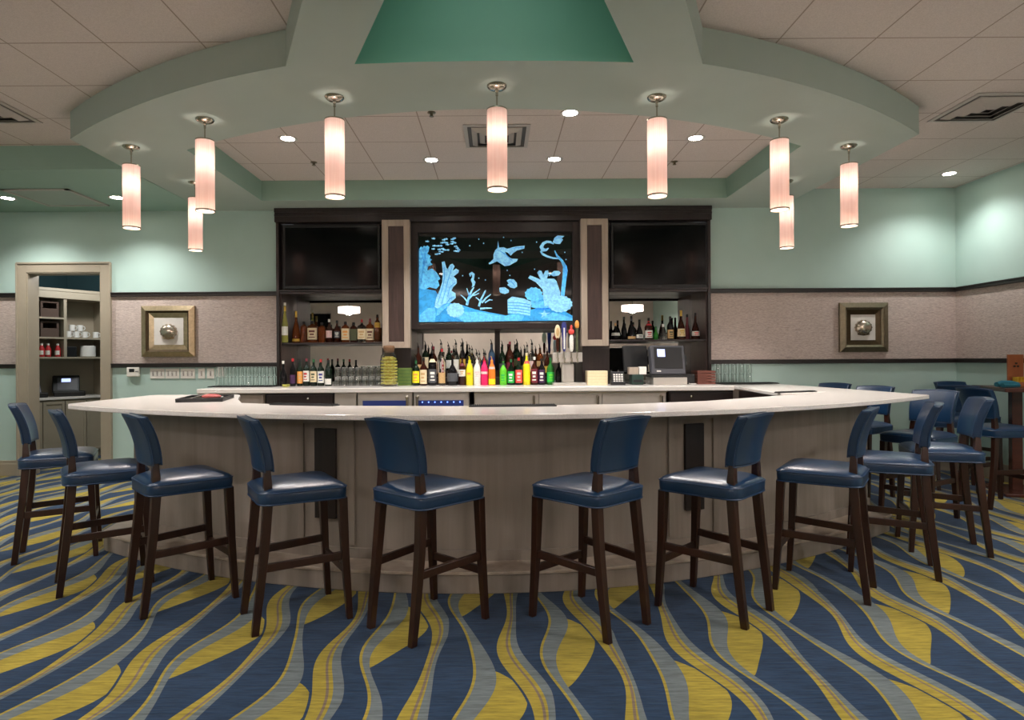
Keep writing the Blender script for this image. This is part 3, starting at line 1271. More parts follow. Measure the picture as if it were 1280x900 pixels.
bbuild(mb, 'mirror_divider', 'darkwood', bevel=.003)
# mirror side strips: dark panels standing beside the mirrors
mb = MB()
mb.box(xl + .035, xl + .045, FD + .05, ND - .02, CZ, zt)
bbuild(mb, 'side_lining', 'inset')
mb = MB()
mb.box(xr - .045, xr - .035, FD + .05, ND - .02, CZ, zt)
bbuild(mb, 'side_lining', 'inset')
# bottle shelves
SD = 7.82
zsl, zsr = Zp(420, 428, FD + .1), Zp(815, 424.5, FD + .1)
for a, c, z in ((xl + .045, xa, zsl), (xd, xr - .045, zsr)):
    mb = MB()
    mb.box(a, c, FD + .06, ND - .02, z - .022, z)
    bbuild(mb, 'bottle_shelf', 'darkwood', bevel=.003)
# pilasters
PD = FD - .09
for px0, px1, py0, py1 in ((478, 512, 274.5, 435), (727, 760, 273, 432.5)):
    a, c = at(px0, py1, PD), at(px1, py0, PD)
    x0, x1, z0, z1 = a.x, c.x, a.z, c.z
    w = .075
    mb = MB()
    mb.box(x0, x0 + w, PD, FD + .03, z0, z1)
    mb.box(x1 - w, x1, PD, FD + .03, z0, z1)
    mb.box(x0 + w, x1 - w, PD, FD + .03, z0, z0 + w)
    mb.box(x0 + w, x1 - w, PD, FD + .03, z1 - w, z1)
    f = bbuild(mb, 'pilaster_frame', 'palewood', bevel=.004)
    mb = MB()
    mb.box(x0 + w, x1 - w, PD + .025, FD + .02, z0 + w, z1 - w)
    for v in mb.bm.verts:
        v.co.y -= FD
    mb.build('pilaster_inset', 'inset', f)

# televisions
for px0, px1, py0, py1, lb in ((352.5, 476, 281, 361.5, 'black flat television set into the back bar left of the lit glass panel'),
                               (763, 886, 278, 360, 'black flat television set into the back bar right of the lit glass panel')):
    a, c = at(px0, py1, FD + .02), at(px1, py0, FD + .02)
    cx, cz = (a.x + c.x) / 2, a.z
    w, h = (c.x - a.x) / 2 - .012, c.z - a.z
    t = thing('television', lb, 'television', (cx, FD + .02, cz))
    mb = MB()
    bz = .028
    mb.box(-w, -w + bz, 0, .06, 0, h)
    mb.box(w - bz, w, 0, .06, 0, h)
    mb.box(-w + bz, w - bz, 0, .06, h - bz, h)
    mb.box(-w + bz, w - bz, 0, .06, 0, bz + .012)
    mb.build('bezel', 'blackplastic', t, bevel=.005)
    mb = MB()
    mb.box(-w + bz, w - bz, .008, .05, bz + .012, h - bz)
    mb.build('screen', 'screen', t)
    mb = MB()
    mb.box(-.02, .02, -.002, .001, .014, .022)
    mb.build('power_light', 'greyplastic', t)

# etched glass panel -------------------------------------------------
GD = FD + .05
ga = thing('etched_glass_panel', 'blue edge-lit etched glass panel of an undersea reef above the bottles', 'glass panel', (X(619.5, GD), GD, 0))
gx = ga.location.x
mb = MB()
mb.box(ax0 - gx + .001, ax1 - gx - .001, 0, .012, za + .001, zb - .001)
m, nt, b = new_mat('dark_mirror_glass')
setp(b, col=(12, 12, 13), rough=0.02, spec=0.6, ior=1.6)
M['darkglass'] = m
mb.build('glass_sheet', 'darkglass', ga)


def gp(px, py):
    p = at(px, py, GD)
    return (p.x - gx, p.z)


def zoomL(x, y):      # pixel of the crop [510,275,620,410] at 6.66x
    return gp(510 + x / 6.664, 275 + y / 6.667)


def zoomR(x, y):      # pixel of the crop [610,275,730,410] at 6.67x
    return gp(610 + x / 6.667, 275 + y / 6.667)


depth = [0]


def etch(name, polys, mat, y=None):
    mb = MB()
    for p in polys:
        mb.relief(p, -.004 - .0012 * depth[0], .0)
    o = mb.build(name, mat, ga)
    depth[0] = (depth[0] + 1) % 12
    return o


def blob(c, r, n=14, jag=.15, sx=1.0, sy=1.0, f=zoomL):
    return [f(c[0] + r * sx * math.cos(2 * PI * k / n) * (1 + jag * (1 if k % 2 else -1)),
              c[1] + r * sy * math.sin(2 * PI * k / n) * (1 + jag * (1 if k % 2 else -1))) for k in range(n)]


def strand(pts, w, f=zoomL):
    """a tapering ribbon along crop pixels"""
    L_, R_ = [], []
    n = len(pts)
    for i, p in enumerate(pts):
        a, c = pts[max(0, i - 1)], pts[min(n - 1, i + 1)]
        dx, dy = c[0] - a[0], c[1] - a[1]
        l = math.hypot(dx, dy)
        ww = w[i] if isinstance(w, (list, tuple)) else w
        L_.append((p[0] - dy / l * ww, p[1] + dx / l * ww))
        R_.append((p[0] + dy / l * ww, p[1] - dx / l * ww))
    return [f(*q) for q in L_ + R_[::-1]]


Lz, Rz = zoomL, zoomR
etch('sea_floor', [[Lz(92, 850), Lz(92, 730), Lz(160, 725), Lz(235, 720), Lz(330, 690), Lz(440, 705), Lz(560, 745), Lz(680, 770), Rz(150, 795), Rz(240, 770), Rz(420, 735), Rz(560, 730), Rz(640, 760), Rz(705, 800), Rz(705, 838)]], 'sea_deep')
etch('sand_ridge', [[Lz(470, 850), Lz(400, 815), Lz(470, 765), Lz(600, 765), Lz(720, 790), Rz(150, 800), Rz(260, 775), Rz(300, 800), Rz(280, 840)],
                    [Lz(92, 850), Lz(100, 790), Lz(160, 735), Lz(222, 728), Lz(232, 780), Lz(225, 850)]], 'sea_mid')
etch('reef_wall', [[Lz(92, 740), Lz(92, 560), Lz(150, 575), Lz(230, 590), Lz(260, 640), Lz(215, 730)]], 'sea_deep')
etch('fan_coral', [[Lz(92, 570), Lz(92, 245), Lz(110, 220), Lz(122, 232), Lz(132, 215), Lz(150, 222), Lz(160, 212), Lz(178, 225), Lz(172, 262), Lz(160, 280), Lz(190, 300),
                    Lz(180, 318), Lz(200, 330), Lz(185, 350), Lz(206, 372), Lz(170, 385), Lz(160, 420), Lz(200, 405), Lz(225, 425), Lz(240, 440), Lz(256, 465),
                    Lz(270, 490), Lz(250, 505), Lz(262, 545), Lz(236, 575), Lz(180, 560), Lz(140, 580)]], 'sea_mid')
etch('tube_coral', [[Lz(222, 725), Lz(235, 650), Lz(262, 590), Lz(285, 520), Lz(290, 440), Lz(282, 350), Lz(305, 345), Lz(320, 400), Lz(330, 410), Lz(352, 372),
                     Lz(372, 365), Lz(388, 385), Lz(372, 425), Lz(400, 405), Lz(424, 420), Lz(420, 440), Lz(380, 470), Lz(405, 495), Lz(405, 530), Lz(375, 560), Lz(362, 590),
                     Lz(395, 610), Lz(398, 650), Lz(350, 690), Lz(300, 700), Lz(250, 740)]], 'sea_light')
etch('brain_coral', [blob((395, 752), 66, 26, .05, 1.1, .9)], 'sea_light')
etch('leaf_coral', [[Lz(235, 800), Lz(250, 735), Lz(350, 690), Lz(330, 720), Lz(300, 745), Lz(262, 790)]], 'sea_mid')
etch('sea_horse', [strand([(520, 470), (516, 452), (530, 444), (545, 455), (543, 480), (535, 500), (548, 520), (545, 545), (532, 560)], [4, 8, 13, 12, 9, 13, 15, 9, 3])], 'sea_light')
etch('branch_coral', [strand([(490, 710), (505, 650), (530, 590), (550, 560)], [11, 9, 7, 4]), strand([(505, 660), (545, 615), (600, 575)], [8, 6, 3]),
                      strand([(500, 690), (470, 650), (440, 625)], [7, 5, 3]), strand([(515, 640), (500, 600), (490, 570)], [6, 5, 3]), strand([(535, 630), (560, 625), (592, 610)], [5, 4, 3]),
                      strand([(590, 720), (610, 660), (640, 600), (648, 585)], [9, 8, 6, 3]), strand([(615, 690), (650, 650), (690, 620)], [8, 6, 3]),
                      strand([(600, 740), (650, 735), (700, 735)], [8, 6, 3]), strand([(605, 680), (580, 655), (565, 645)], [6, 4, 3]), strand([(640, 690), (680, 665), (704, 668)], [6, 5, 3])], 'sea_light')
sm = []
for x, y in ((162, 178), (214, 155), (220, 215), (212, 240), (250, 215), (262, 245), (300, 165), (318, 158), (286, 190), (305, 185), (322, 190), (330, 205), (275, 215), (290, 240), (305, 250),
             (270, 262), (240, 285), (260, 280), (332, 250), (372, 160), (388, 152), (372, 180), (366, 198), (390, 190), (400, 220), (412, 235), (424, 250), (395, 258), (415, 262), (285, 265)):
    sm.append([Lz(x - 15, y - 6), Lz(x - 8, y - 1), Lz(x + 2, y - 8), Lz(x + 15, y + 1), Lz(x + 2, y + 8), Lz(x - 8, y + 3), Lz(x - 15, y + 7)])
for i, p in enumerate(sm):
    etch('small_fish', [p], 'sea_light')
etch('dolphin', [[Rz(5, 360), Rz(25, 345), Rz(45, 325), Rz(45, 290), Rz(58, 255), Rz(78, 235), Rz(84, 175), Rz(92, 230), Rz(130, 228), Rz(160, 240), Rz(230, 222), Rz(305, 215), Rz(303, 238), Rz(240, 255), Rz(205, 280), Rz(190, 298),
                  Rz(165, 272), Rz(140, 265), Rz(160, 300), Rz(195, 322), Rz(250, 325), Rz(240, 345), Rz(180, 378), Rz(140, 385), Rz(100, 360), Rz(75, 345), Rz(45, 358), Rz(12, 370)]], 'sea_light')
etch('angel_fish', [[Rz(155, 505), Rz(180, 492), Rz(215, 495), Rz(240, 525), Rz(243, 555), Rz(220, 570), Rz(185, 562), Rz(160, 540), Rz(172, 530)]], 'sea_light')
etch('angel_fish', [[Rz(95, 565), Rz(140, 560), Rz(175, 585), Rz(172, 605), Rz(140, 618), Rz(100, 605), Rz(95, 590)]], 'sea_light')
etch('trailing_fish', [[Rz(540, 185), Rz(552, 150), Rz(580, 130), Rz(635, 135), Rz(612, 155), Rz(625, 165), Rz(600, 200), Rz(565, 198)],
                       strand([(548, 200), (520, 185), (490, 182), (462, 195), (445, 225), (455, 250), (485, 250), (505, 235)], [4, 9, 10, 12, 16, 18, 10, 4], Rz),
                       strand([(436, 260), (455, 285), (495, 305), (540, 318), (585, 322)], [4, 9, 8, 7, 5], Rz)], 'sea_light')
etch('sea_grass', [strand([(555, 255), (575, 300), (615, 340), (640, 390), (635, 470), (622, 560), (615, 650)], [3, 8, 10, 16, 14, 10, 12], Rz),
                   strand([(648, 380), (655, 420), (640, 520), (628, 640)], [4, 8, 9, 8], Rz)], 'sea_mid')
etch('reef_fish', [[Rz(505, 440), Rz(520, 450), Rz(550, 425), Rz(590, 425), Rz(605, 440), Rz(590, 462), Rz(545, 470), Rz(522, 458), Rz(508, 470)]], 'sea_light')
etch('sponge_tubes', [[Rz(470, 720), Rz(455, 580), Rz(400, 520), Rz(335, 485), Rz(350, 462), Rz(420, 490), Rz(440, 500), Rz(410, 440), Rz(425, 420), Rz(445, 425), Rz(460, 460), Rz(475, 425),
                       Rz(500, 420), Rz(505, 450), Rz(490, 490), Rz(550, 490), Rz(570, 510), Rz(600, 600), Rz(600, 700)]], 'sea_light')
etch('boulder_coral', [blob((380, 620), 72, 24, .06, 1.0, .8, Rz)], 'sea_mid')
etch('coral_mound', [blob((600, 700), 92, 30, .05, 1.1, .75, Rz)], 'sea_light')
etch('coral_rock', [blob((450, 690), 90, 22, .08, 1.1, .7, Rz)], 'sea_mid')
etch('woven_wreck', [[Rz(165, 780), Rz(162, 665), Rz(200, 638), Rz(300, 655), Rz(360, 680), Rz(350, 800), Rz(260, 790)]], 'sea_light')
etch('wreck_slats', [strand([(165, 690 + 22 * i), (250, 690 + 24 * i), (350, 705 + 24 * i)], 3, Rz) for i in range(5)], 'sea_deep')
etch('star_fish', [[Rz(470 + (52 if k % 2 == 0 else 18) * math.cos(-PI / 2 + k * PI / 5), 785 + (40 if k % 2 == 0 else 14) * math.sin(-PI / 2 + k * PI / 5)) for k in range(10)]], 'sea_light')
etch('sand_dune', [[Rz(540, 770), Rz(620, 790), Rz(705, 820), Rz(705, 838), Rz(520, 838), Rz(440, 820)]], 'sea_mid')
etch('air_bubbles', [blob((x, y), 5, 8, 0, 1, 1, f) for f, x, y in ((Lz, 515, 215), (Lz, 590, 160), (Lz, 455, 465), (Lz, 590, 485), (Lz, 630, 195), (Lz, 645, 500), (Rz, 130, 145), (Rz, 192, 172), (Rz, 285, 270),
                                                                         (Rz, 182, 462), (Rz, 160, 420), (Rz, 405, 185), (Rz, 650, 330), (Rz, 640, 270), (Rz, 388, 410))], 'sea_light')

CL = [strand([(300, 380), (305, 480), (285, 580), (250, 690)], [2, 3, 3, 2]), strand([(365, 400), (335, 500), (310, 600), (280, 700)], [2, 3, 3, 2]),
                     strand([(395, 520), (350, 560), (330, 640)], [2, 3, 2]), strand([(385, 640), (345, 660), (320, 700)], [2, 3, 2]),
                     strand([(110, 260), (130, 330), (125, 420), (110, 520)], [2, 3, 3, 2]), strand([(150, 250), (145, 320), (130, 380)], [2, 3, 2]), strand([(230, 450), (190, 480), (150, 540)], [2, 3, 2]),
                     strand([(190, 430), (170, 470), (130, 500)], [2, 3, 2]),
      strand([(400, 500), (450, 560), (500, 650), (520, 720)], [2, 3, 3, 2], Rz), strand([(480, 450), (485, 540), (530, 660)], [2, 3, 2], Rz), strand([(520, 500), (540, 580), (560, 680)], [2, 3, 2], Rz),
                     strand([(570, 540), (580, 610), (580, 680)], [2, 3, 2], Rz), strand([(340, 600), (380, 580), (420, 600)], [2, 3, 2], Rz), strand([(330, 640), (370, 620), (430, 650)], [2, 3, 2], Rz),
                     strand([(420, 680), (450, 660), (490, 690)], [2, 3, 2], Rz), strand([(100, 260), (150, 290), (200, 340)], [2, 3, 2], Rz), strand([(200, 240), (240, 232), (290, 228)], [1, 2, 1], Rz),
                     strand([(180, 510), (205, 525), (225, 550)], [2, 3, 2], Rz)]
for p_ in CL:
    etch('coral_line', [p_], 'sea_deep')
# back counter and the equipment under it ---------------------------
CD = 6.86
t = thing('back_counter', 'pale stone back counter under the bottles', 'counter', (0, CD, CZ - .05))
mb = MB()
mb.box(X(245, CD), 2.62, 0, WD - .005 - CD, 0, .05)
mb.box(xl + .036, xr - .036, WD - .005 - CD, ND - .021 - CD, 0, .05)
mb.build('counter_slab', 'quartz', t, bevel=.006)
UD = CD + .03
ub = .001


def cab(px0, px1, name, label, cat, mat, drawer=True, knob=None):
    x0, x1 = X(px0, UD), X(px1, UD)
    cx = (x0 + x1) / 2
    w = (x1 - x0) / 2 - .002
    t = thing(name, label, cat, (cx, UD, ub))
    MB().box(-w, w, .02, .55, 0, CZ - .052).build('cabinet_body', mat, t, bevel=.003)
    return t, w


zt0 = CZ - .055
t, w = cab(245, 330, 'base_cabinet', 'grey-washed wooden base cabinet at the left end of the back counter', 'cabinet', 'oak')
MB().box(-w + .01, w - .01, 0, .02, .1, zt0 - .012).build('door', 'oak', t, bevel=.004)
t, w = cab(331, 416, 'drawer_cabinet', 'dark drawer cabinet with a small knob under the left bottles', 'cabinet', 'darkwood')
d = MB().box(-w + .01, w - .01, 0, .02, zt0 - .19, zt0 - .02).build('drawer', 'darkwood', t, bevel=.004)
mb = MB()
mb.sphere((.1, -.016, zt0 - .06), .014, 12, 8)
mb.build('knob', 'chrome', d, smooth=True)
MB().box(-w + .01, w - .01, 0, .02, .1, zt0 - .2).build('door', 'darkwood', t, bevel=.004)
t, w = cab(417, 445, 'steel_filler', 'narrow stainless panel between the dark drawer and the coolers', 'panel', 'steel')
MB().box(-w + .004, w - .004, .0, .02, .1, zt0 - .015).build('front_panel', 'steel', t, bevel=.003)


def cooler(px0, px1, label, handle, lit):
    t, w = cab(px0, px1, 'bottle_cooler', label, 'cooler', 'steel')
    d = MB().box(-w + .006, w - .006, -.01, .02, .1, zt0 - .012).build('door', 'steel', t, bevel=.004)
    hx = (w - .05) * handle
    mb = MB()
    mb.tube([(hx, -.012, zt0 - .05), (hx, -.06, zt0 - .05), (hx, -.06, zt0 - .36), (hx, -.012, zt0 - .36)], .015, 8)
    mb.sphere((hx, -.06, zt0 - .045), .021, 8, 6)
    mb.build('handle', 'chrome', d, smooth=True)
    mb = MB()
    mb.box(-w + .06, w - .06, -.014, -.01, zt0 - .5, zt0 - .085)
    wn = mb.build('window', 'ledwin', d)
    if lit:
        mb = MB()
        for i in range(7):
            xx = -w + .1 + i * (2 * w - .2) / 6
            mb.sphere((xx, -.016, zt0 - .105), .007, 8, 6)
        mb.build('cooler_light', 'led', wn)
    return t


cooler(446, 515, 'stainless cooler with a blue lit window, left of the pair', 1, False)
cooler(516, 586, 'stainless cooler with bright blue lights, right of the pair', -1, True)
t, w = cab(592, 833, 'steel_sink_unit', 'long stainless underbar unit with several door handles', 'underbar unit', 'steel')
nd = 3
for i in range(nd):
    x0 = -w + .01 + i * (2 * w - .02) / nd
    x1 = x0 + (2 * w - .02) / nd - .006
    d = MB().box(x0, x1, -.005, .02, .1, zt0 - .015).build('door', 'steel', t, bevel=.004)
    hx = x1 - .05 if i != 1 else x1 - .05
    mb = MB()
    mb.tube([(hx, -.008, zt0 - .05), (hx, -.05, zt0 - .05), (hx, -.05, zt0 - .3), (hx, -.008, zt0 - .3)], .015, 8)
    mb.build('handle', 'chrome', d, smooth=True)
mb = MB()
mb.box(-w, w, -.03, .02, zt0 - .012, zt0)
mb.build('drip_rail', 'chrome', t, bevel=.003)
t, w = cab(836, 917, 'drawer_cabinet', 'wide dark drawer cabinet with a round knob right of the stainless unit', 'cabinet', 'darkwood')
d = MB().box(-w + .01, w - .01, 0, .02, zt0 - .2, zt0 - .02).build('drawer', 'darkwood', t, bevel=.004)
mb = MB()
mb.sphere((-.12, -.016, zt0 - .06), .016, 12, 8)
mb.build('knob', 'chrome', d, smooth=True)


# ------------------------------------------------------------------ bottles
def rnd(*a):
    return random.uniform(*a)


def make_bottle(loc, label, shape='round', h=.3, r=.036, body='blackglass', lab='white', lz=(.12, .5), cap='blackcap', capk='pour', neck=None, lab2=None, mark=None, group=None):
    t = thing('liquor_bottle', label, 'bottle', loc, rnd(-.25, .25), group)
    nk = .0125
    sq = 1.0
    if shape == 'round':
        prof = [(r * .9, 0), (r, .006), (r, h * .56), (r * .94, h * .61), (r * .62, h * .69), (nk * 1.15, h * .76), (nk, h * .8), (nk, h * .93)]
    elif shape == 'wine':
        prof = [(r * .9, 0), (r, .006), (r, h * .60), (r * .92, h * .65), (r * .6, h * .71), (nk * 1.1, h * .77), (nk, h * .96)]
    elif shape == 'slim':
        prof = [(r * .9, 0), (r, .006), (r, h * .38), (r * .88, h * .48), (r * .55, h * .62), (nk * 1.05, h * .76), (nk, h * .96)]
    elif shape == 'square':
        sq = .45
        prof = [(r * .95, 0), (r, .006), (r, h * .66), (r * .9, h * .70), (nk * 1.5, h * .76), (nk * 1.1, h * .78), (nk * 1.1, h * .92)]
    elif shape == 'flask':
        sq = .5
        prof = [(r * .95, 0), (r, .006), (r, h * .70), (r * .85, h * .76), (nk * 1.6, h * .81), (nk * 1.2, h * .83), (nk * 1.2, h * .93)]
    elif shape == 'squat':
        prof = [(r * .85, 0), (r, h * .12), (r * 1.02, h * .3), (r * .85, h * .48), (r * .45, h * .62), (nk * 1.1, h * .7), (nk, h * .92)]
    elif shape == 'bell':
        prof = [(r * .95, 0), (r, .01), (r * .98, h * .22), (r * .8, h * .42), (r * .5, h * .58), (nk * 1.2, h * .68), (nk, h * .93)]
    else:  # juice
        sq = .7
        prof = [(r * .95, 0), (r, .006), (r, h * .62), (r * .8, h * .74), (r * .5, h * .84), (nk * 1.3, h * .88), (nk * 1.3, h * .95)]
    sy = .62 if shape == 'flask' else 1.0
    MB().lathe(prof, 24, sq=sq, sy=sy).build('bottle_glass', body, t, smooth=True, angle=60)

    def rad(z):
        for (r0, z0), (r1, z1) in zip(prof, prof[1:]):
            if z0 <= z <= z1:
                return r0 + (r1 - r0) * (z - z0) / max(1e-6, z1 - z0)
        return prof[-1][0]
    if lab:
        zs = [h * (lz[0] + (lz[1] - lz[0]) * i / 5) for i in range(6)]
        mb = MB()
        mb.lathe([(rad(z) + .0009, z) for z in zs], 20, sq=sq, a0=-PI / 2 - 1.25, a1=-PI / 2 + 1.25, sy=sy)
        lo = mb.build('bottle_label', lab, t, smooth=True)
        if mark:
            zm = (zs[0] + zs[-1]) / 2
            hh = (zs[-1] - zs[0])
            mb = MB()
            for a, z0, z1 in ((.55, zm + hh * .12, zm + hh * .3), (.4, zm - hh * .12, zm + hh * .02), (.6, zm - hh * .34, zm - hh * .26)):
                mb.lathe([(rad(z) + .0016, z) for z in (z0, z1)], 12, sq=sq, a0=-PI / 2 - a, a1=-PI / 2 + a, sy=sy)
            mb.build('label_print', mark, lo, smooth=True)
    if lab2:
        zs = [h * (.64 + .03 * i) for i in range(4)]
        mb = MB()
        mb.lathe([(rad(z) + .0009, z) for z in zs], 18, sq=sq, a0=-PI / 2 - 1.25, a1=-PI / 2 + 1.25, sy=sy)
        mb.build('neck_label', lab2, t, smooth=True)
    if neck:
        zs = [h * .78, h * .84, h * .9]
        MB().lathe([(rad(z) + .001, z) for z in zs], 14, cap=False, sy=1.0).build('neck_foil', neck, t, smooth=True)
    top = prof[-1][1]
    rr = prof[-1][0]
    if capk == 'pour':
        mb = MB()
        mb.lathe([(rr * .95, top - .006), (rr * 1.1, top), (rr * 1.1, top + .012), (.006, top + .018), (.005, top + .03)], 12)
        mb.tube([(0, 0, top + .025), (-.004, -.004, top + .045), (-.012, -.008, top + .062)], [.0045, .004, .003], 8)
        mb.build('pourer', cap, t, smooth=True)
    elif capk == 'ball':
        mb = MB()
        mb.lathe([(rr * .9, top - .004), (rr * 1.1, top), (rr * 1.1, top + .01)], 12)
        mb.sphere((0, 0, top + .022), .015, 10, 8)
        mb.build('stopper', cap, t, smooth=True)
    else:
        MB().lathe([(rr * 1.12, top - .02), (rr * 1.15, top - .016), (rr * 1.15, top + .012), (rr * 1.05, top + .016)], 14).build('cap', cap, t, smooth=True)
    return t


def bot(px, D, z, pxw, pyt, label, **k):
    """stand a bottle at photo column px, depth D, on height z; width and top follow the photo"""
    p = at(px, 450, D)
    top = at(px, pyt, D).z - z
    extra = {'pour': .062, 'ball': .037, 'cap': .016}[k.get('capk', 'pour')]
    prof_top = {'round': .93, 'wine': .96, 'slim': .96, 'square': .92, 'flask': .93, 'squat': .92, 'bell': .93, 'juice': .95}[k.get('shape', 'round')]
    k['h'] = max(.1, (top - extra) / prof_top)
    k['r'] = pxw * D / F / 2
    return make_bottle((p.x, D, z), label, **k)


GF = 'liquor bottles in the front row of the centre bay'
FR = 7.46
rowF = [
    (520, 9, 443, 'bottle with bright yellow label and green neck, first of the front row', dict(body='darkgreen', lab='yellow', lz=(.1, .52), neck='greenfoil', mark='orange')),
    (529.5, 9.5, 447, 'dark bottle with cream label, second of the front row', dict(body='brown', lab='cream', lz=(.06, .55), cap='blackcap', capk='cap', mark='tan')),
    (540.5, 10.5, 438, 'dark bottle with charcoal label below a cream neck label', dict(body='blackglass', lab='greylabel', lz=(.08, .45), lab2='cream', mark='white', capk='cap')),
    (552.5, 9, 436, 'clear bottle with low cream label in the front row', dict(body='clear', lab='tan', lz=(.06, .34), cap='red', capk='cap')),
    (565.5, 14, 444, 'squat black bottle with rounded shoulders in the front row', dict(shape='squat', body='blackglass', lab='greylabel', lz=(.14, .42), cap='brown', capk='ball')),
    (577.7, 8.5, 440, 'dark bottle with round white label in the front row', dict(body='brown', lab='white', lz=(.3, .52), lab2='maroon', mark='tan')),
    (587, 8.6, 445, 'bright yellow plastic mixer bottle', dict(shape='juice', body='yellow', lab='yellow', lz=(.4, .52), mark='coral', cap='yellow')),
    (596.3, 8.6, 445, 'white plastic mixer bottle beside the yellow one', dict(shape='juice', body='white', lab='white', lz=(.3, .6), mark='pink', cap='white')),
    (605.5, 8.6, 445, 'magenta mixer bottle between white and orange ones', dict(shape='juice', body='magenta', lab='pink', lz=(.44, .54), cap='red')),
    (614.8, 8.6, 445, 'orange and yellow mixer bottle beside the mirror divider', dict(shape='juice', body='sunset', lab='yellow', lz=(.03, .25), lab2='pink', cap='orange')),
    (629, 8.8, 445, 'lime green schnapps bottle, first right of the mirror divider', dict(body='limegreen', lab='limegreen', lz=(.1, .5), mark='emerald', neck='greenfoil')),
    (638.8, 8.8, 449, 'emerald green schnapps bottle, second right of the mirror divider', dict(body='darkgreen', lab='emerald', lz=(.08, .52), mark='white', cap='greenfoil', capk='cap')),
    (648.4, 8.8, 447, 'coral red labelled schnapps bottle with red cap', dict(body='darkgreen', lab='coral', lz=(.08, .54), mark='pink', cap='red', capk='cap')),
    (658.2, 9, 441, 'yellow labelled schnapps bottle with pale cap', dict(body='yellow', lab='yellow', lz=(.1, .56), lab2='coral', cap='cream', capk='cap')),
    (668, 8.8, 446, 'maroon labelled schnapps bottle', dict(body='brown', lab='maroon', lz=(.08, .56), mark='white', cap='white', capk='cap')),
    (677.2, 8.8, 448, 'dark purple labelled schnapps bottle', dict(body='blackglass', lab='purple', lz=(.08, .56), mark='white', capk='cap')),
    (688, 9.6, 447, 'round green bottle with green label at the end of the front row', dict(body='green', lab='emerald', lz=(.1, .46), mark='limegreen', cap='greenfoil', capk='cap')),
    (698.5, 8.4, 452, 'plain black bottle beside the beer tap column', dict(body='blackglass', lab=None, capk='cap')),
]
for px, w, pyt, lb, kw in rowF:
    bot(px, FR, CZ + .001, w, pyt, lb, group=GF, **kw)
# stepped riser and the bottles on it
rx0, rx1 = X(516, 7.6) - .02, X(690, 7.6)
t = thing('bottle_riser', 'dark stepped riser lifting the rear bottles of the centre bay', 'riser', ((rx0 + rx1) / 2, 7.6, CZ))
w = (rx1 - rx0) / 2
MB().box(-w, w, 0, .16, 0, .09).build('lower_step', 'darkwood', t, bevel=.003)
MB().box(-w, w, .16, .32, 0, .17).build('upper_step', 'darkwood', t, bevel=.003)
rowB = [
    (523, 10, 428, 'dark bottle with pourer at the left end of the rear row', dict(body='brown', lab='tan', lz=(.1, .4))),
    (532, 10, 426, 'green-black bottle with pourer, second of the rear row', dict(body='darkgreen', lab='cream', lz=(.1, .5))),
    (542, 10, 433, 'rear bottle with a maroon cap', dict(body='brown', lab='cream', lz=(.1, .5), cap='maroon', capk='cap')),
    (551.5, 9.5, 424, 'clear rear bottle with pink label in front of the lamp reflection', dict(body='clear', lab='pink', lz=(.12, .4), mark='red')),
    (561.5, 10.5, 430, 'dark green rear bottle with wide shoulders', dict(body='darkgreen', lab='white', lz=(.1, .45))),
    (570, 9, 424, 'clear rear bottle with dark pourer and white label', dict(body='clear', lab='white', lz=(.1, .5))),
    (578.5, 9, 423, 'rear bottle with gold label and black pourer', dict(body='blackglass', lab='goldfoil', lz=(.2, .5))),
    (587, 9.4, 430, 'clear rear bottle behind the yellow mixer', dict(body='clear', lab='pink', lz=(.1, .3))),
    (596, 9.4, 436, 'clear rear bottle behind the white mixer', dict(body='clear', lab='white', lz=(.15, .4))),
    (605, 9.4, 436, 'clear rear bottle behind the magenta mixer', dict(body='clear', lab='greylabel', lz=(.15, .4))),
    (614.5, 9.6, 424, 'steel blue rear bottle beside the mirror divider', dict(body='blueglass', lab='navy', lz=(.15, .45))),
    (628, 10, 426, 'black rear bottle with pourer, first right of the divider', dict(body='darkgreen', lab='greylabel', lz=(.15, .4))),
    (637.5, 11, 427, 'dark rear bottle with red cap', dict(body='brown', lab='maroon', lz=(.15, .4), cap='maroon', capk='cap')),
    (646.5, 10, 424, 'dark green rear bottle with tall pourer', dict(body='darkgreen', lab='olive', lz=(.15, .4))),
    (656, 10, 431, 'black rear bottle behind the yellow schnapps', dict(body='blackglass', lab='olive', lz=(.15, .4))),
    (665, 9, 424, 'clear rear bottle with black pourer, between the yellow and maroon schnapps', dict(body='clear', lab='pink', lz=(.15, .45))),
    (675, 10, 430, 'amber rear bottle in front of the right lamp reflection', dict(body='amber', lab='tan', lz=(.15, .4))),
    (684, 9.5, 434, 'dark brown rear bottle at the right end of the rear row', dict(body='brown', lab='goldfoil', lz=(.15, .4))),
]
for i, (px, w, pyt, lb, kw) in enumerate(rowB):
    up = i % 3 == 1
    bot(px, 7.68 if not up else 7.84, CZ + (.091 if not up else .171), w * .86, pyt, lb, group='liquor bottles in the rear row of the centre bay', **kw)
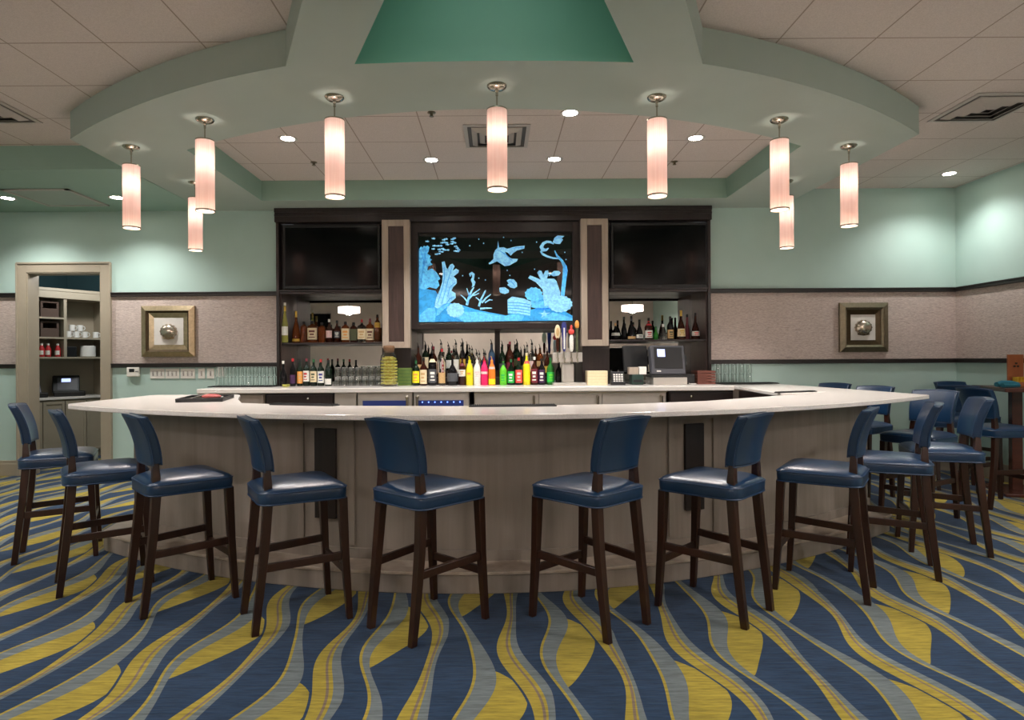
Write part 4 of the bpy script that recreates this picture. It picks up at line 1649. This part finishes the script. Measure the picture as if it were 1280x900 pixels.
# upper left shelf
rowL = [
    (356.5, 8.5, 378.5, 'tall slim yellow-green bottle with white label at the shelf end', dict(shape='slim', body='yellowgreen', lab='white', lz=(.18, .40), neck='goldfoil', cap='white', capk='cap')),
    (370.5, 11, 389, 'amber bottle with gold neck on the left shelf', dict(shape='bell', body='amber', lab='goldfoil', lz=(.04, .12), neck='goldfoil', cap='goldfoil', capk='cap')),
    (380.2, 8.8, 402, 'square amber bourbon bottle without a bright label', dict(shape='flask', body='amber', lab=None, capk='cap')),
    (390.8, 12.6, 401, 'wide square bourbon bottle with a large cream label', dict(shape='flask', body='amber', lab='cream', lz=(.14, .66), mark='brownbox', capk='cap')),
    (402.6, 9.4, 403, 'square amber bottle right of the wide bourbon', dict(shape='flask', body='amber', lab=None, capk='cap')),
    (411.8, 8.6, 399, 'brown bottle with pink label and white cap', dict(body='brown', lab='pink', lz=(.2, .5), cap='white', capk='cap')),
    (421.5, 8.6, 400.5, 'brown bottle with dark label and black cap', dict(body='brown', lab='greylabel', lz=(.2, .5), capk='cap', mark='white')),
    (432, 10.5, 402, 'square amber bottle with orange cream label', dict(shape='flask', body='amber', lab='cream', lz=(.12, .66), mark='orange', capk='cap')),
    (442.3, 9.6, 403, 'square bottle with olive label', dict(shape='flask', body='brown', lab='olive', lz=(.1, .66), capk='cap')),
    (452.5, 11.5, 399, 'cream labelled bottle with red stopper', dict(shape='flask', body='clear', lab='cream', lz=(.14, .62), cap='red', capk='ball', mark='tan')),
    (462.8, 10.5, 398, 'cream labelled bottle with dark stopper', dict(shape='flask', body='amber', lab='cream', lz=(.1, .6), cap='maroon', capk='ball', mark='brownbox')),
    (472, 8, 393, 'tall ornate amber bottle beside the left pilaster', dict(shape='flask', body='amber', lab='goldfoil', lz=(.55, .74), cap='blackcap', capk='ball')),
]
for px, w, pyt, lb, kw in rowL:
    bot(px, SD if px > 360 else 7.68, zsl + .001, w * .93, pyt, lb, group='bottles on the left shelf', **kw)
# lower left
rowW = [
    (354, 9.5, 451, 'low black bottle with a white cap in the left corner of the back counter', dict(shape='squat', body='blackglass', lab=None, cap='white', capk='cap')),
    (366, 7.5, 448, 'dark bottle with a red cap in the left corner', dict(body='blackglass', lab='purple', lz=(.1, .4), cap='red', capk='cap')),
    (374.8, 7.6, 449, 'wine bottle with an orange label', dict(shape='wine', body='darkgreen', lab='orange', lz=(.1, .55), capk='cap', mark='tan')),
    (383.2, 9, 448, 'wine bottle with a white label and red corner', dict(shape='wine', body='darkgreen', lab='white', lz=(.17, .56), capk='cap', cap='maroon', mark='red')),
    (392, 9, 449, 'wine bottle with a cream label and green mark', dict(shape='wine', body='darkgreen', lab='cream', lz=(.15, .56), capk='cap', cap='greenfoil', mark='olive')),
    (401, 9, 449, 'wine bottle with a white label, red band and dark figure', dict(shape='wine', body='darkgreen', lab='white', lz=(.12, .56), capk='cap', cap='red', mark='navy')),
    (410.5, 9.4, 450, 'wine bottle with a low white label', dict(shape='wine', body='darkgreen', lab='white', lz=(.06, .28), capk='cap', cap='blackcap')),
]
for px, w, pyt, lb, kw in rowW:
    bot(px, 7.52 if px > 370 else 7.48, CZ + .001, w * .93, pyt, lb, group='wine bottles on the back counter', **kw)
# right shelf
rowR = [
    (769.5, 11.5, 404, 'round squat black bottle with white seal at the left end of the right shelf', dict(shape='squat', body='blackglass', lab='white', lz=(.25, .42), cap='tan', capk='cap')),
    (780.2, 7.5, 396, 'tall slim black bottle on the right shelf', dict(shape='slim', body='blackglass', lab=None, capk='cap')),
    (789.4, 11, 395, 'dark bell-shaped bottle with tan label', dict(shape='bell', body='blackglass', lab='tan', lz=(.04, .14), capk='cap', neck='greylabel')),
    (799.5, 9.5, 399.5, 'dark bottle with grey-white label', dict(shape='bell', body='blackglass', lab='white', lz=(.08, .26), capk='cap', mark='greylabel')),
    (811, 10.5, 397.5, 'bottle with red neck and white label', dict(body='brown', lab='white', lz=(.08, .42), neck='red', lab2='red', mark='red', capk='cap')),
    (820, 6.5, 408, 'small green miniature bottle on the right shelf', dict(shape='squat', body='green', lab=None, cap='greenfoil', capk='cap')),
    (829, 9, 405, 'clear decanter-shaped bottle with white cap on the right shelf', dict(shape='bell', body='clear', lab=None, cap='white', capk='cap')),
    (838, 8.5, 395.5, 'dark bottle with olive tan label', dict(body='blackglass', lab='tan', lz=(.05, .42), capk='cap', mark='olive')),
    (851.5, 11.5, 388, 'tall cognac bottle with cream label and gold neck', dict(shape='bell', body='brown', lab='cream', lz=(.1, .36), neck='goldfoil', cap='goldfoil', capk='cap', mark='goldfoil')),
    (859, 7, 393, 'red-brown bottle behind the cognac', dict(shape='bell', body='maroon', lab=None, capk='cap')),
    (869.5, 11, 391, 'dark bottle with heart-shaped white label at the right end', dict(shape='bell', body='brown', lab='white', lz=(.14, .32), capk='ball', mark='coral')),
]
for i, (px, w, pyt, lb, kw) in enumerate(rowR):
    bot(px, SD + (.1 if 'behind' in lb else 0), zsr + .001, w * .95, pyt, lb, group='bottles on the right shelf', **kw)


# ------------------------------------------------------------------ glassware
def tumbler(loc, label, group, flip=True, r=.036, h=.11):
    t = thing('glass_tumbler', label, 'glass', loc, 0, group)
    q = [(r * .72, 0), (r * .78, .004), (r * .86, h * .5), (r, h), (r - .003, h), (r * .86 - .003, h * .5), (r * .7, .012), (.001, .011)]
    if flip:
        q = [(a, h - z) for a, z in q]
    MB().lathe(q, 14, cap=False).build('tumbler_glass', 'clear', t, smooth=True, angle=50)
    return t


tum = None


def put_glass(x, y, z, lb, grp):
    global tum
    if tum is None:
        tum = tumbler((x, y, z), lb, grp)
    else:
        dup(tum, (x, y, z), 0, lb, grp)


def mat_tray(x, y, w, d, lb):
    t = thing('glass_mat', lb, 'mat', (x, y, CZ + .001))
    MB().box(-w, w, -d, d, 0, .008).build('mat_base', 'rubber', t, bevel=.002)
    mb = MB()
    for i in range(int(w * 2 / .03)):
        mb.box(-w + .008 + .03 * i, -w + .02 + .03 * i, -d + .01, d - .01, .008, .012)
    mb.build('mat_ribs', 'rubber', t)


GL = 'upside-down tumblers at the left of the back counter, outside the cabinet'
mat_tray(X(305, 7.45), 7.45, .38, .14, 'black rubber mat under the upside-down glasses left of the cabinet')
for lay in range(2):
    for i in range(8):
        for j in range(2):
            put_glass(X(273, 7.4) + .088 * i, 7.4 + .09 * j, CZ + .014 + .112 * lay, 'clear upside-down tumbler in the two-high block left of the cabinet', GL)
GC = 'upside-down tumblers beside the wine bottles'
for lay in range(2):
    for i in range(7):
        for j in range(2):
            put_glass(X(421, 7.5) + .082 * i, 7.5 + .085 * j, CZ + .001 + .112 * lay, 'clear upside-down tumbler stacked two high between wine bottles and the yellow jar', GC)
GR = 'upside-down tumblers at the right of the back counter'
mat_tray(X(930, 7.48), 7.48, .36, .14, 'black rubber mat under the upside-down glasses right of the cabinet')
for lay in range(2):
    for i in range(5):
        for j in range(2):
            put_glass(X(898, 7.45) + .09 * i, 7.45 + .09 * j, CZ + .014 + .112 * lay, 'clear upside-down tumbler in the two-high block right of the cabinet', GR)

# big jar of yellow slices, green card box
jx = X(486, 7.36)
t = thing('pepper_jar', 'tall glass jar packed with yellow pepper slices', 'jar', (jx, 7.36, CZ + .001))
MB().lathe([(.085, 0), (.1, .01), (.106, .06), (.104, .3), (.092, .36), (.062, .40), (.062, .42), (.058, .42), (.058, .40), (.088, .355), (.099, .3), (.101, .06), (.09, .014), (.001, .012)], 32, cap=False).build('jar_glass', 'clear', t, smooth=True)
mb = MB()
for c_ in range(9):
    a = c_ * 2 * PI / 9 + .2
    for k in range(9):
        z = .035 + .036 * k
        rr = .072 if z < .3 else .058
        mx = Matrix.Translation((rr * math.cos(a), rr * math.sin(a), z)) @ Matrix.Rotation(rnd(-.25, .25), 4, 'X') @ Matrix.Rotation(rnd(-.25, .25), 4, 'Y')
        pts = [mx @ Vector((.021 * math.cos(q * PI / 5), .021 * math.sin(q * PI / 5), 0)) for q in range(10)]
        mb.tube(pts, .0095, 6, True)
MB().lathe([(.05, .014), (.066, .02), (.066, .31), (.05, .35), (.001, .352)], 20).build('brine', 'brine', t, smooth=True)
o = mb.build('pepper_slices', 'slices', t, smooth=True)
o['kind'] = 'stuff'
mb = MB()
mb.lathe([(.056, .39), (.06, .425), (.066, .44), (.07, .455), (.062, .475), (.03, .48), (.001, .48)], 20)
mb.build('cork_lid', 'cork', t, smooth=True)
p0, p1 = at(500, 482, 7.55), at(513, 459.5, 7.55)
t = thing('green_carton', 'olive green carton between the jar and the centre bottles', 'box', ((p0.x + p1.x) / 2, 7.55, CZ + .001))
w = (p1.x - p0.x) / 2 + .02
MB().box(-w, w, -.05, .02, 0, .21).build('carton_box', 'greenbox', t, bevel=.002)
mb = MB()
for k in range(5):
    mb.box(-w + .006, w - .006, -.052, -.05, .02 + .04 * k, .024 + .04 * k)
mb.build('carton_print', 'greenfoil', t)
t = thing('glass_ashtray', 'small clear dish at the left end of the back counter', 'dish', (X(357, 7.3), 7.3, CZ + .001))
MB().lathe([(.03, 0), (.042, .006), (.046, .03), (.042, .03), (.036, .008), (.001, .006)], 18, cap=False).build('dish_glass', 'yellowgreen', t, smooth=True)

# beer tap tower
TD = 7.34
tx = X(709, TD)
t = thing('beer_tower', 'stainless T-shaped beer tap tower with four tall handles', 'beer tap', (tx, TD, CZ + .001))
w = (X(735, TD) - X(690, TD)) / 2
MB().box(X(690, TD) - tx, X(731, TD) - tx, -.12, .06, 0, .03).build('drip_tray', 'steel', t, bevel=.004)
MB().box(-.07, .07, -.04, .05, .03, .25).build('column', 'steel', t, bevel=.012, seg=3)
zc = Zp(709, 452.5, TD) - CZ
MB().box(X(690, TD) - tx, X(727, TD) - tx, -.06, .06, zc, zc + .11).build('crossbar', 'steel', t, bevel=.01, seg=3)
for px, pyt, kind in ((696, 405, 0), (704, 402, 1), (713, 405.5, 2), (720, 400, 3)):
    x = X(px, TD) - tx
    zt_ = Zp(px, pyt, TD) - CZ
    zb_ = zc + .08
    mb = MB()
    mb.tube([(x, -.06, zc + .05), (x, -.12, zc + .045), (x, -.14, zc - .01)], [.012, .011, .008], 10)
    fa = mb.build('faucet', 'chrome', t, smooth=True)
    mb = MB()
    mb.tube([(x, -.08, zc + .06), (x, -.085, zb_ + .06)], .008, 8)
    mb.build('faucet_lever', 'chrome', fa, smooth=True)
    hgt = zt_ - zb_ - .05
    z0 = zb_ + .04
    y = -.085
    if kind == 0:
        mb = MB()
        mb.lathe([(.008, 0), (.018, .03), (.02, hgt * .4), (.012, hgt * .5)], 14, c=(x, y, z0))
        h_ = mb.build('tap_handle', 'brown', t, smooth=True)
        mb = MB()
        mb.sphere((x, y, z0 + hgt * .72), 1, 16, 10, (.034, .014, hgt * .27))
        mb.build('oval_badge', 'cream', h_, smooth=True)
        mb = MB()
        mb.sphere((x, y - .006, z0 + hgt * .72), 1, 14, 8, (.022, .011, hgt * .18))
        mb.build('badge_centre', 'tan', h_, smooth=True)
    elif kind == 1:
        mb = MB()
        mb.lathe([(.01, 0), (.02, .04), (.018, hgt * .35), (.028, hgt * .6), (.03, hgt * .9), (.016, hgt)], 14, c=(x, y, z0), sy=.6)
        h_ = mb.build('tap_handle', 'navy', t, smooth=True)
        mb = MB()
        mb.box(x - .008, x + .008, y - .022, y - .016, z0 + .03, z0 + hgt * .8)
        mb.build('silver_stripe', 'white', h_)
    elif kind == 2:
        mb = MB()
        mb.lathe([(.012, 0), (.024, .03), (.026, hgt * .5), (.016, hgt * .62)], 14, c=(x, y, z0), sy=.6)
        h_ = mb.build('tap_handle', 'white', t, smooth=True)
        mb = MB()
        mb.sphere((x, y, z0 + hgt * .74), 1, 16, 10, (.034, .016, .034))
        mb.lathe([(.012, hgt * .8), (.014, hgt * .95), (.004, hgt)], 12, c=(x, y, z0))
        mb.build('round_badge', 'coral', h_, smooth=True)
    else:
        mb = MB()
        mb.lathe([(.012, 0), (.016, .04), (.013, hgt * .5), (.016, hgt * .75)], 12, c=(x, y, z0), sy=.7)
        h_ = mb.build('tap_handle', 'olive', t, smooth=True)
        mb = MB()
        mb.sphere((x, y, z0 + hgt * .86), 1, 14, 10, (.026, .014, hgt * .14))
        mb.build('badge', 'orange', h_, smooth=True)

# card box in the right recess, terminal group
p0 = at(745.5, 480, 7.4)
t = thing('napkin_box', 'pale cream box of stacked napkins under the right pilaster', 'box', (p0.x, 7.4, CZ + .001))
MB().box(-.118, .118, -.09, .09, 0, .165).build('box_body', 'cream', t, bevel=.003)
mb = MB()
for k in range(4):
    mb.box(-.1185, .1185, -.0905, .0905, .03 + .035 * k, .032 + .035 * k)
mb.build('box_edges', 'tan', t)
PDp = 7.28
tx = X(836, PDp)
t = thing('till_terminal', 'dark grey touchscreen till with a small lit window on its screen', 'till', (tx, PDp, CZ + .001))
MB().box(X(815, PDp) - tx, X(857, PDp) - tx, -.05, .3, 0, .085).build('cash_drawer', 'steel', t, bevel=.004)
MB().box(X(813, PDp) - tx, X(858, PDp) - tx, -.03, .25, .086, .115).build('terminal_foot', 'blackplastic', t, bevel=.006)
mx = Matrix.Translation((.0, -.02, .12)) @ Matrix.Rotation(R(-14), 4, 'X') @ Matrix.Rotation(R(4), 4, 'Z')
mb = MB()
mb.box(-.21, .20, 0, .1, 0, .35, mx)
hd = mb.build('terminal_head', 'greyplastic', t, bevel=.016, seg=3)
mb = MB()
mb.box(-.17, .165, -.004, .004, .07, .325, mx)
sc_ = mb.build('touch_screen', 'blackplastic', hd)
mb = MB()
mb.box(-.13, -.04, -.007, -.003, .21, .30, mx)
mb.build('lit_window', 'lcd', sc_)
mb = MB()
mb.box(-.15, -.10, -.003, .002, .03, .045, mx)
mb.build('maker_plate', 'whiteplastic', hd)
mb = MB()
mb.box(.2, .225, .02, .07, .12, .24, mx)
mb.build('card_slot', 'blackplastic', hd, bevel=.004)
p = at(798, 462, 7.5)
t = thing('monitor_back', 'black screen turned away beside the touchscreen till', 'monitor', (p.x - .01, 7.58, CZ + .001), R(8))
mx = Matrix.Translation((0, 0, .15)) @ Matrix.Rotation(R(-10), 4, 'X')
mb = MB()
mb.box(-.15, .16, 0, .04, 0, .32, mx)
mb.build('housing', 'blackplastic', t, bevel=.012, seg=3)
mb = MB()
mb.box(-.04, .04, 0, .05, .015, .2)
mb.box(-.1, .1, -.06, .1, 0, .015)
mb.build('monitor_stand', 'blackplastic', t, bevel=.004)
p = at(773, 480, 7.25)
t = thing('card_reader', 'small black card reader with grey keys', 'card reader', (p.x, 7.25, CZ + .001))
mb = MB()
mx = Matrix.Rotation(R(28), 4, 'X')
mb.box(-.09, .08, -.02, .05, 0, .04)
mb.box(-.08, .075, 0, .05, .02, .16, Matrix.Rotation(R(-12), 4, 'X'))
mb.build('reader_body', 'blackplastic', t, bevel=.008)
mb = MB()
for i in range(4):
    for j in range(4):
        mb.box(-.055 + .03 * i, -.034 + .03 * i, -.008, .002, .035 + .026 * j, .053 + .026 * j, Matrix.Rotation(R(-12), 4, 'X'))
mb.build('keys', 'whiteplastic', t)
p = at(797, 466, 7.3)
t = thing('receipt_printer', 'black receipt printer left of the till', 'printer', (p.x, 7.34, CZ + .001))
MB().box(-.07, .07, -.05, .1, 0, .12).build('printer_body', 'greenpcb', t, bevel=.01)
MB().box(-.055, .055, -.052, -.049, .03, .06).build('paper_slot', 'blackplastic', t)
t = thing('coaster_box', 'grey box of coasters on the receipt printer', 'box', (p.x - .045, 7.34, CZ + .122))
MB().box(-.055, .055, -.04, .05, 0, .085).build('box_body', 'palewood', t, bevel=.002)
t = thing('paper_pad', 'white paper pad leaning beside the till screen', 'pad', (p.x + .06, 7.32, CZ + .122))
MB().box(-.042, .042, -.03, .03, 0, .09).build('pad_sheets', 'paper', t, bevel=.002)
p = at(862.5, 475, 7.4)
t = thing('power_adapter', 'black power box between till and wooden trays', 'adapter', (p.x, 7.42, CZ + .001))
MB().box(-.05, .05, -.05, .06, 0, .12).build('adapter_body', 'blackplastic', t, bevel=.008)
MB().tube([(-.02, -.05, .01), (-.03, -.09, .006), (.03, -.1, .006), (.06, -.06, .006)], .005, 6).build('cord', 'whiteplastic', t)
for k in range(5):
    p = at(880, 480, 7.45)
    t = thing('wooden_tray', 'reddish brown tray in the stack by the right cabinet side', 'tray', (p.x - .01, 7.45, CZ + .001 + .033 * k), 0, 'stacked brown trays')
    MB().box(-.10, .10, -.12, .12, 0, .01).build('tray_base', 'brownbox', t, bevel=.002)
    mb = MB()
    for a in ((-.105, -.1, -.125, .125), (.1, .105, -.125, .125), (-.1, .1, -.125, -.12), (-.1, .1, .12, .125)):
        mb.box(*a, 0, .026)
    mb.build('tray_rim', 'brownbox', t)


# ------------------------------------------------------------------ wall pieces
def picture(px0, px1, py0, py1, label, m1, m2, m3):
    D = WD - .05
    a, c = at(px0, py1, D), at(px1, py0, D)
    cx, cz = (a.x + c.x) / 2, (a.z + c.z) / 2
    w, h = (c.x - a.x) / 2, (c.z - a.z) / 2
    t = thing('framed_shell', label, 'picture', (cx, WD - .002, cz))

    def ring(o, i, y0, y1, name, mat, parent, slope=0.0):
        mb = MB()
        for s in range(4):
            hw, hh = (w, h) if s % 2 == 0 else (h, w)
            mx = Matrix.Rotation(s * PI / 2, 4, 'Y')
            v = []
            for y, k in ((y0, 0), (y1, 0)):
                for r, sl in ((o, 0), (i, slope)):
                    v.append([mx @ Vector((sg * (hw - r), y + sl * (1 if y == y1 else 0), -(hh - r))) for sg in (-1, 1)])
            vv = [[mb.bm.verts.new(p) for p in q] for q in v]
            mb.face([vv[0][0], vv[0][1], vv[1][1], vv[1][0]])
            mb.face([vv[2][0], vv[2][1], vv[3][1], vv[3][0]])
            mb.face([vv[0][0], vv[0][1], vv[2][1], vv[2][0]])
            mb.face([vv[1][0], vv[1][1], vv[3][1], vv[3][0]])
        return mb.build(name, mat, parent)
    f = ring(0, .06, 0, -.035, 'outer_frame', m1, t, -.02)
    ring(.06, .085, 0, -.045, 'frame_step', m2, f, .012)
    ring(.085, .145, 0, -.02, 'inner_frame', m3, f, .012)
    MB().box(-w + .145, w - .145, -.012, 0, -h + .145, h - .145).build('mat_board', 'mat', t)
    mb = MB()
    mb.lathe([(.1, 0), (.098, .02), (.086, .046), (.06, .066), (.03, .076), (.001, .078)], 28)
    for v in mb.bm.verts:
        x, y, z = v.co
        ridge = 1 + .05 * math.cos(14 * math.atan2(y, x))
        v.co = Vector((x * ridge * 1.05, -.012 - z * .8, y * ridge * .92 - .002))
    sh = mb.build('shell', 'silver', t, smooth=True)
    mb = MB()
    mb.tube([(-.07, -.02, -.082), (0, -.024, -.094), (.07, -.02, -.082)], .009, 8)
    mb.build('shell_hinge', m3, sh, smooth=True)


picture(176, 242, 382, 446, 'gold framed silver shell on white mat, between the doorway and the back bar', 'gold', 'bronze', 'gold')
picture(1051, 1111, 378, 440, 'pewter framed shell with dark inner border, right of the back bar', 'pewter', 'pewter', 'bronze')

p = at(168, 465, WD)
t = thing('thermostat', 'white thermostat with dark display on the mint wall', 'thermostat', (p.x, WD - .001, p.z))
w = .078
MB().box(-w, w, -.035, 0, -.058, .058).build('cover', 'whiteplastic', t, bevel=.008)
MB().box(-.045, .02, -.037, -.034, .0, .04).build('display', 'blackplastic', t)
mb = MB()
mb.box(.035, .05, -.038, -.034, .0, .012)
mb.box(.056, .068, -.038, -.034, .0, .012)
mb.build('buttons', 'greyplastic', t)
SW = [(188, 206, 3, 'white triple switch plate nearest the thermostat'), (207, 224.5, 3, 'white triple switch plate, second from the thermostat'), (226, 244, 3, 'white triple switch plate, third from the thermostat'),
      (248, 256.5, 1, 'white single switch plate right of the triple plates'), (259, 268, 1, 'white single switch plate, second of the singles'), (272, 280, 0, 'blank white plate nearest the glasses')]
for x0, x1, n, lb in SW:
    a = at(x0, 467, WD)
    c = at(x1, 467, WD)
    cx, w = (a.x + c.x) / 2, (c.x - a.x) / 2
    t = thing('switch_plate', lb, 'light switch', (cx, WD - .001, a.z), 0, 'switch plates on the mint wall')
    MB().box(-w, w, -.008, 0, -.062, .062).build('plate', 'whiteplastic', t, bevel=.003)
    for k in range(n):
        sx = 0 if n == 1 else (-1 + k) * w * .58
        mb = MB()
        mb.box(sx - .009, sx + .009, -.009, -.006, -.03, .03)
        mb.box(sx - .006, sx + .006, -.02, -.006, -.004, .012)
        mb.build('toggle', 'ventwhite', t, bevel=.001)

# ------------------------------------------------------------------ pantry shelf unit
ua, ub_ = Vector((-6.40, 8.52)), Vector((-5.84, 9.42))
ux = (ub_ - ua).normalized()
UL = (ub_ - ua).length
ang = math.atan2(ux.y, ux.x)
pu = thing('pantry_unit', 'taupe pantry shelving unit with open bays above a counter and panelled doors', 'shelving', (ua.x, ua.y, 0), ang)
# local: x along the face, y into the unit
UX0, UX1 = -.12, UL
mid = .47
DP = .42
ztp, zs1, zs2, zs3, zct = 2.30, 2.03, 1.75, 1.47, .90
mb = MB()
mb.box(UX0, UX0 + .02, 0, DP, zs3 - .02, ztp)
mb.box(UX1 - .02, UX1, 0, DP, 0, ztp)
mb.box(mid - .02, mid + .02, 0, DP, zs3, ztp)
mb.box(UX0, UX1, DP, DP + .02, 0, ztp + .1)
mb.box(UX0, UX1, -.02, DP, ztp, ztp + .13)
mb.box(UX0, UX1, -.03, 0, ztp + .1, ztp + .14)
pu_body = mb.build('carcass', 'trim', pu, bevel=.003)
for a, c, z in ((UX0 + .02, mid - .02, zs1), (UX0 + .02, mid - .02, zs2), (mid + .02, UX1 - .02, zs2), (UX0 + .02, UX1 - .02, zs3)):
    MB().box(a, c, 0, DP, z - .025, z).build('shelf', 'trim', pu, bevel=.002)
MB().box(UX0, UX1 - .02, -.03, DP, zct - .035, zct).build('worktop', 'quartz', pu, bevel=.004)
MB().box(UX0, UX1 - .02, .01, DP, 0, zct - .036).build('base_body', 'trim', pu, bevel=.003)
n = 4
for i in range(n):
    x0 = UX0 + .02 + i * (UX1 - UX0 - .06) / n
    x1 = x0 + (UX1 - UX0 - .06) / n - .01
    mb = MB()
    mb.box(x0, x1, -.008, .012, .1, zct - .06)
    d = mb.build('cupboard_door', 'trim', pu, bevel=.003)
    mb = MB()
    for q in ((x0, x0 + .035, .1, zct - .06), (x1 - .035, x1, .1, zct - .06), (x0 + .035, x1 - .035, .1, .14), (x0 + .035, x1 - .035, zct - .1, zct - .06)):
        mb.box(q[0], q[1], -.018, -.007, q[2], q[3])
    mb.build('door_frame', 'trim', d, bevel=.003)
W2 = Matrix.Translation((ua.x, ua.y, 0)) @ Matrix.Rotation(ang, 4, 'Z')


def pl(x, y, z):
    return W2 @ Vector((x, y, z))


for z, row in ((zs1, 'top'), (zs2, 'middle')):
    for x, side in ((.06, 'inner'), (.30, 'outer')):
        if x == .06:
            w = .11
        else:
            w = .115
        t = thing('wicker_basket', 'brown wicker basket on the %s shelf of the left pantry bay, %s of two' % (row, 'nearer' if side == 'inner' else 'farther'), 'basket', pl(x, .06, z + .001), ang, 'wicker baskets in the pantry')
        mb = MB()
        h = .2
        mb.box(-w, w, 0, .012, 0, h * .62)
        mb.box(-w, -w + .03, 0, .012, h * .62, h)
        mb.box(w - .03, w, 0, .012, h * .62, h)
        mb.box(-w, w, 0, .012, h, h + .025)
        mb.box(-w, -w + .012, .012, .3, 0, h + .025)
        mb.box(w - .012, w, .012, .3, 0, h + .025)
        mb.box(-w, w, .29, .3, 0, h + .025)
        mb.box(-w, w, .012, .3, 0, .012)
        mb.build('basket_weave', 'basket', t, bevel=.004)
for x, m1, kind, lb in ((.08, 'yellowfood', 'mustard', 'yellow mustard jar on the lowest left pantry shelf'), (.20, 'red', 'k', 'red sauce bottle beside the mustard jar'), (.28, 'red', 'k', 'red sauce bottle in the middle of the lowest left shelf'), (.40, 'red', 'k', 'taller red sauce bottle nearest the pantry upright')):
    t = thing('sauce_bottle', lb, 'sauce bottle', pl(x, .07, zs3 + .001), 0, 'sauce bottles in the pantry')
    MB().lathe([(.032, 0), (.036, .01), (.036, .11), (.02, .15), (.016, .165)], 16).build('bottle_body', m1, t, smooth=True)
    MB().lathe([(.018, .163), (.018, .185), (.014, .19)], 14).build('cap', 'white' if kind == 'k' else 'yellowfood', t, smooth=True)
    MB().lathe([(.0368, .03), (.0368, .09)], 12, a0=-PI * .95, a1=-PI * .1).build('front_label', 'white' if kind == 'k' else 'cream', t, smooth=True)


def mug(loc, rz, lb):
    t = thing('coffee_mug', lb, 'mug', loc, rz, 'white mugs in the pantry')
    MB().lathe([(.03, 0), (.036, .004), (.039, .09), (.036, .09), (.033, .008), (.001, .006)], 18, cap=False).build('cup', 'ceramic', t, smooth=True, angle=50)
    MB().tube([(.036, 0, .075), (.058, 0, .07), (.064, 0, .046), (.056, 0, .024), (.036, 0, .018)], .0055, 8).build('handle', 'ceramic', t, smooth=True)
    return t


mg = None
for x, y, z, lb in ((.53, .05, 0, 'lower'), (.635, .05, 0, 'lower'), (.745, .05, 0, 'lower'), (.575, .05, .093, 'upper'), (.69, .07, .093, 'upper'), (.57, .17, 0, 'lower'), (.69, .17, 0, 'lower')):
    lbl = 'white mug of the %s layer in the stacked mugs of the right pantry bay' % lb
    if mg is None:
        mg = mug(pl(x, y, zs2 + .001 + z), 0.4, lbl)
    else:
        dup(mg, pl(x, y, zs2 + .001 + z), rnd(.1, .5), lbl)
dup(mg, pl(.90, .06, zs2 + .001), .2, 'white mug standing apart at the end of the mug shelf')
t = thing('plate_stack', 'white round tub on the shelf below the mugs', 'tub', pl(.82, .12, zs3 + .001))
MB().lathe([(.09, 0), (.1, .01), (.1, .16), (.09, .165)], 24).build('tub_body', 'ceramic', t, smooth=True)
t = thing('black_bin', 'black bin beside the white tub in the right pantry bay', 'bin', pl(.58, .12, zs3 + .001), ang)
MB().box(-.07, .07, -.05, .1, 0, .15).build('bin_body', 'blackplastic', t, bevel=.01)
for x, rz, lb, big in ((.55, -25, 'black slanted till with blue lit screen on the pantry worktop', 1), (.06, -10, 'grey ribbed machine at the pantry worktop edge beside the jamb', 0)):
    t = thing('till_terminal' if big else 'ribbed_machine', lb, 'till' if big else 'machine', pl(x, .14, zct + .001), ang + R(rz))
    MB().box(-.16, .22, -.07, .16, 0, .07).build('base', 'blackplastic', t, bevel=.012)
    mx = Matrix.Translation((-.02, -.06, .07)) @ Matrix.Rotation(R(-38), 4, 'X')
    mb = MB()
    mb.box(-.16, .17, 0, .06, 0, .3, mx)
    hd = mb.build('slanted_head', 'blackplastic' if big else 'greyplastic', t, bevel=.016, seg=3)
    mb = MB()
    if big:
        mb.box(-.1, .14, -.004, .002, .03, .25, mx)
        s2 = mb.build('touch_screen', 'greyplastic', hd, bevel=.002)
        mb = MB()
        mb.box(-.05, .06, -.007, -.003, .17, .23, mx)
        mb.build('lit_window', 'lcd', s2)
    else:
        for k in range(9):
            mb.box(-.13, .15, -.006, .002, .03 + .028 * k, .042 + .028 * k, mx)
        mb.build('ribs', 'blackplastic', hd)
point('pantry_fill_light', (-5.4, 8.6, 2.8), 30, NEUT, .1)  # added light with no fixture, lifts the pantry interior
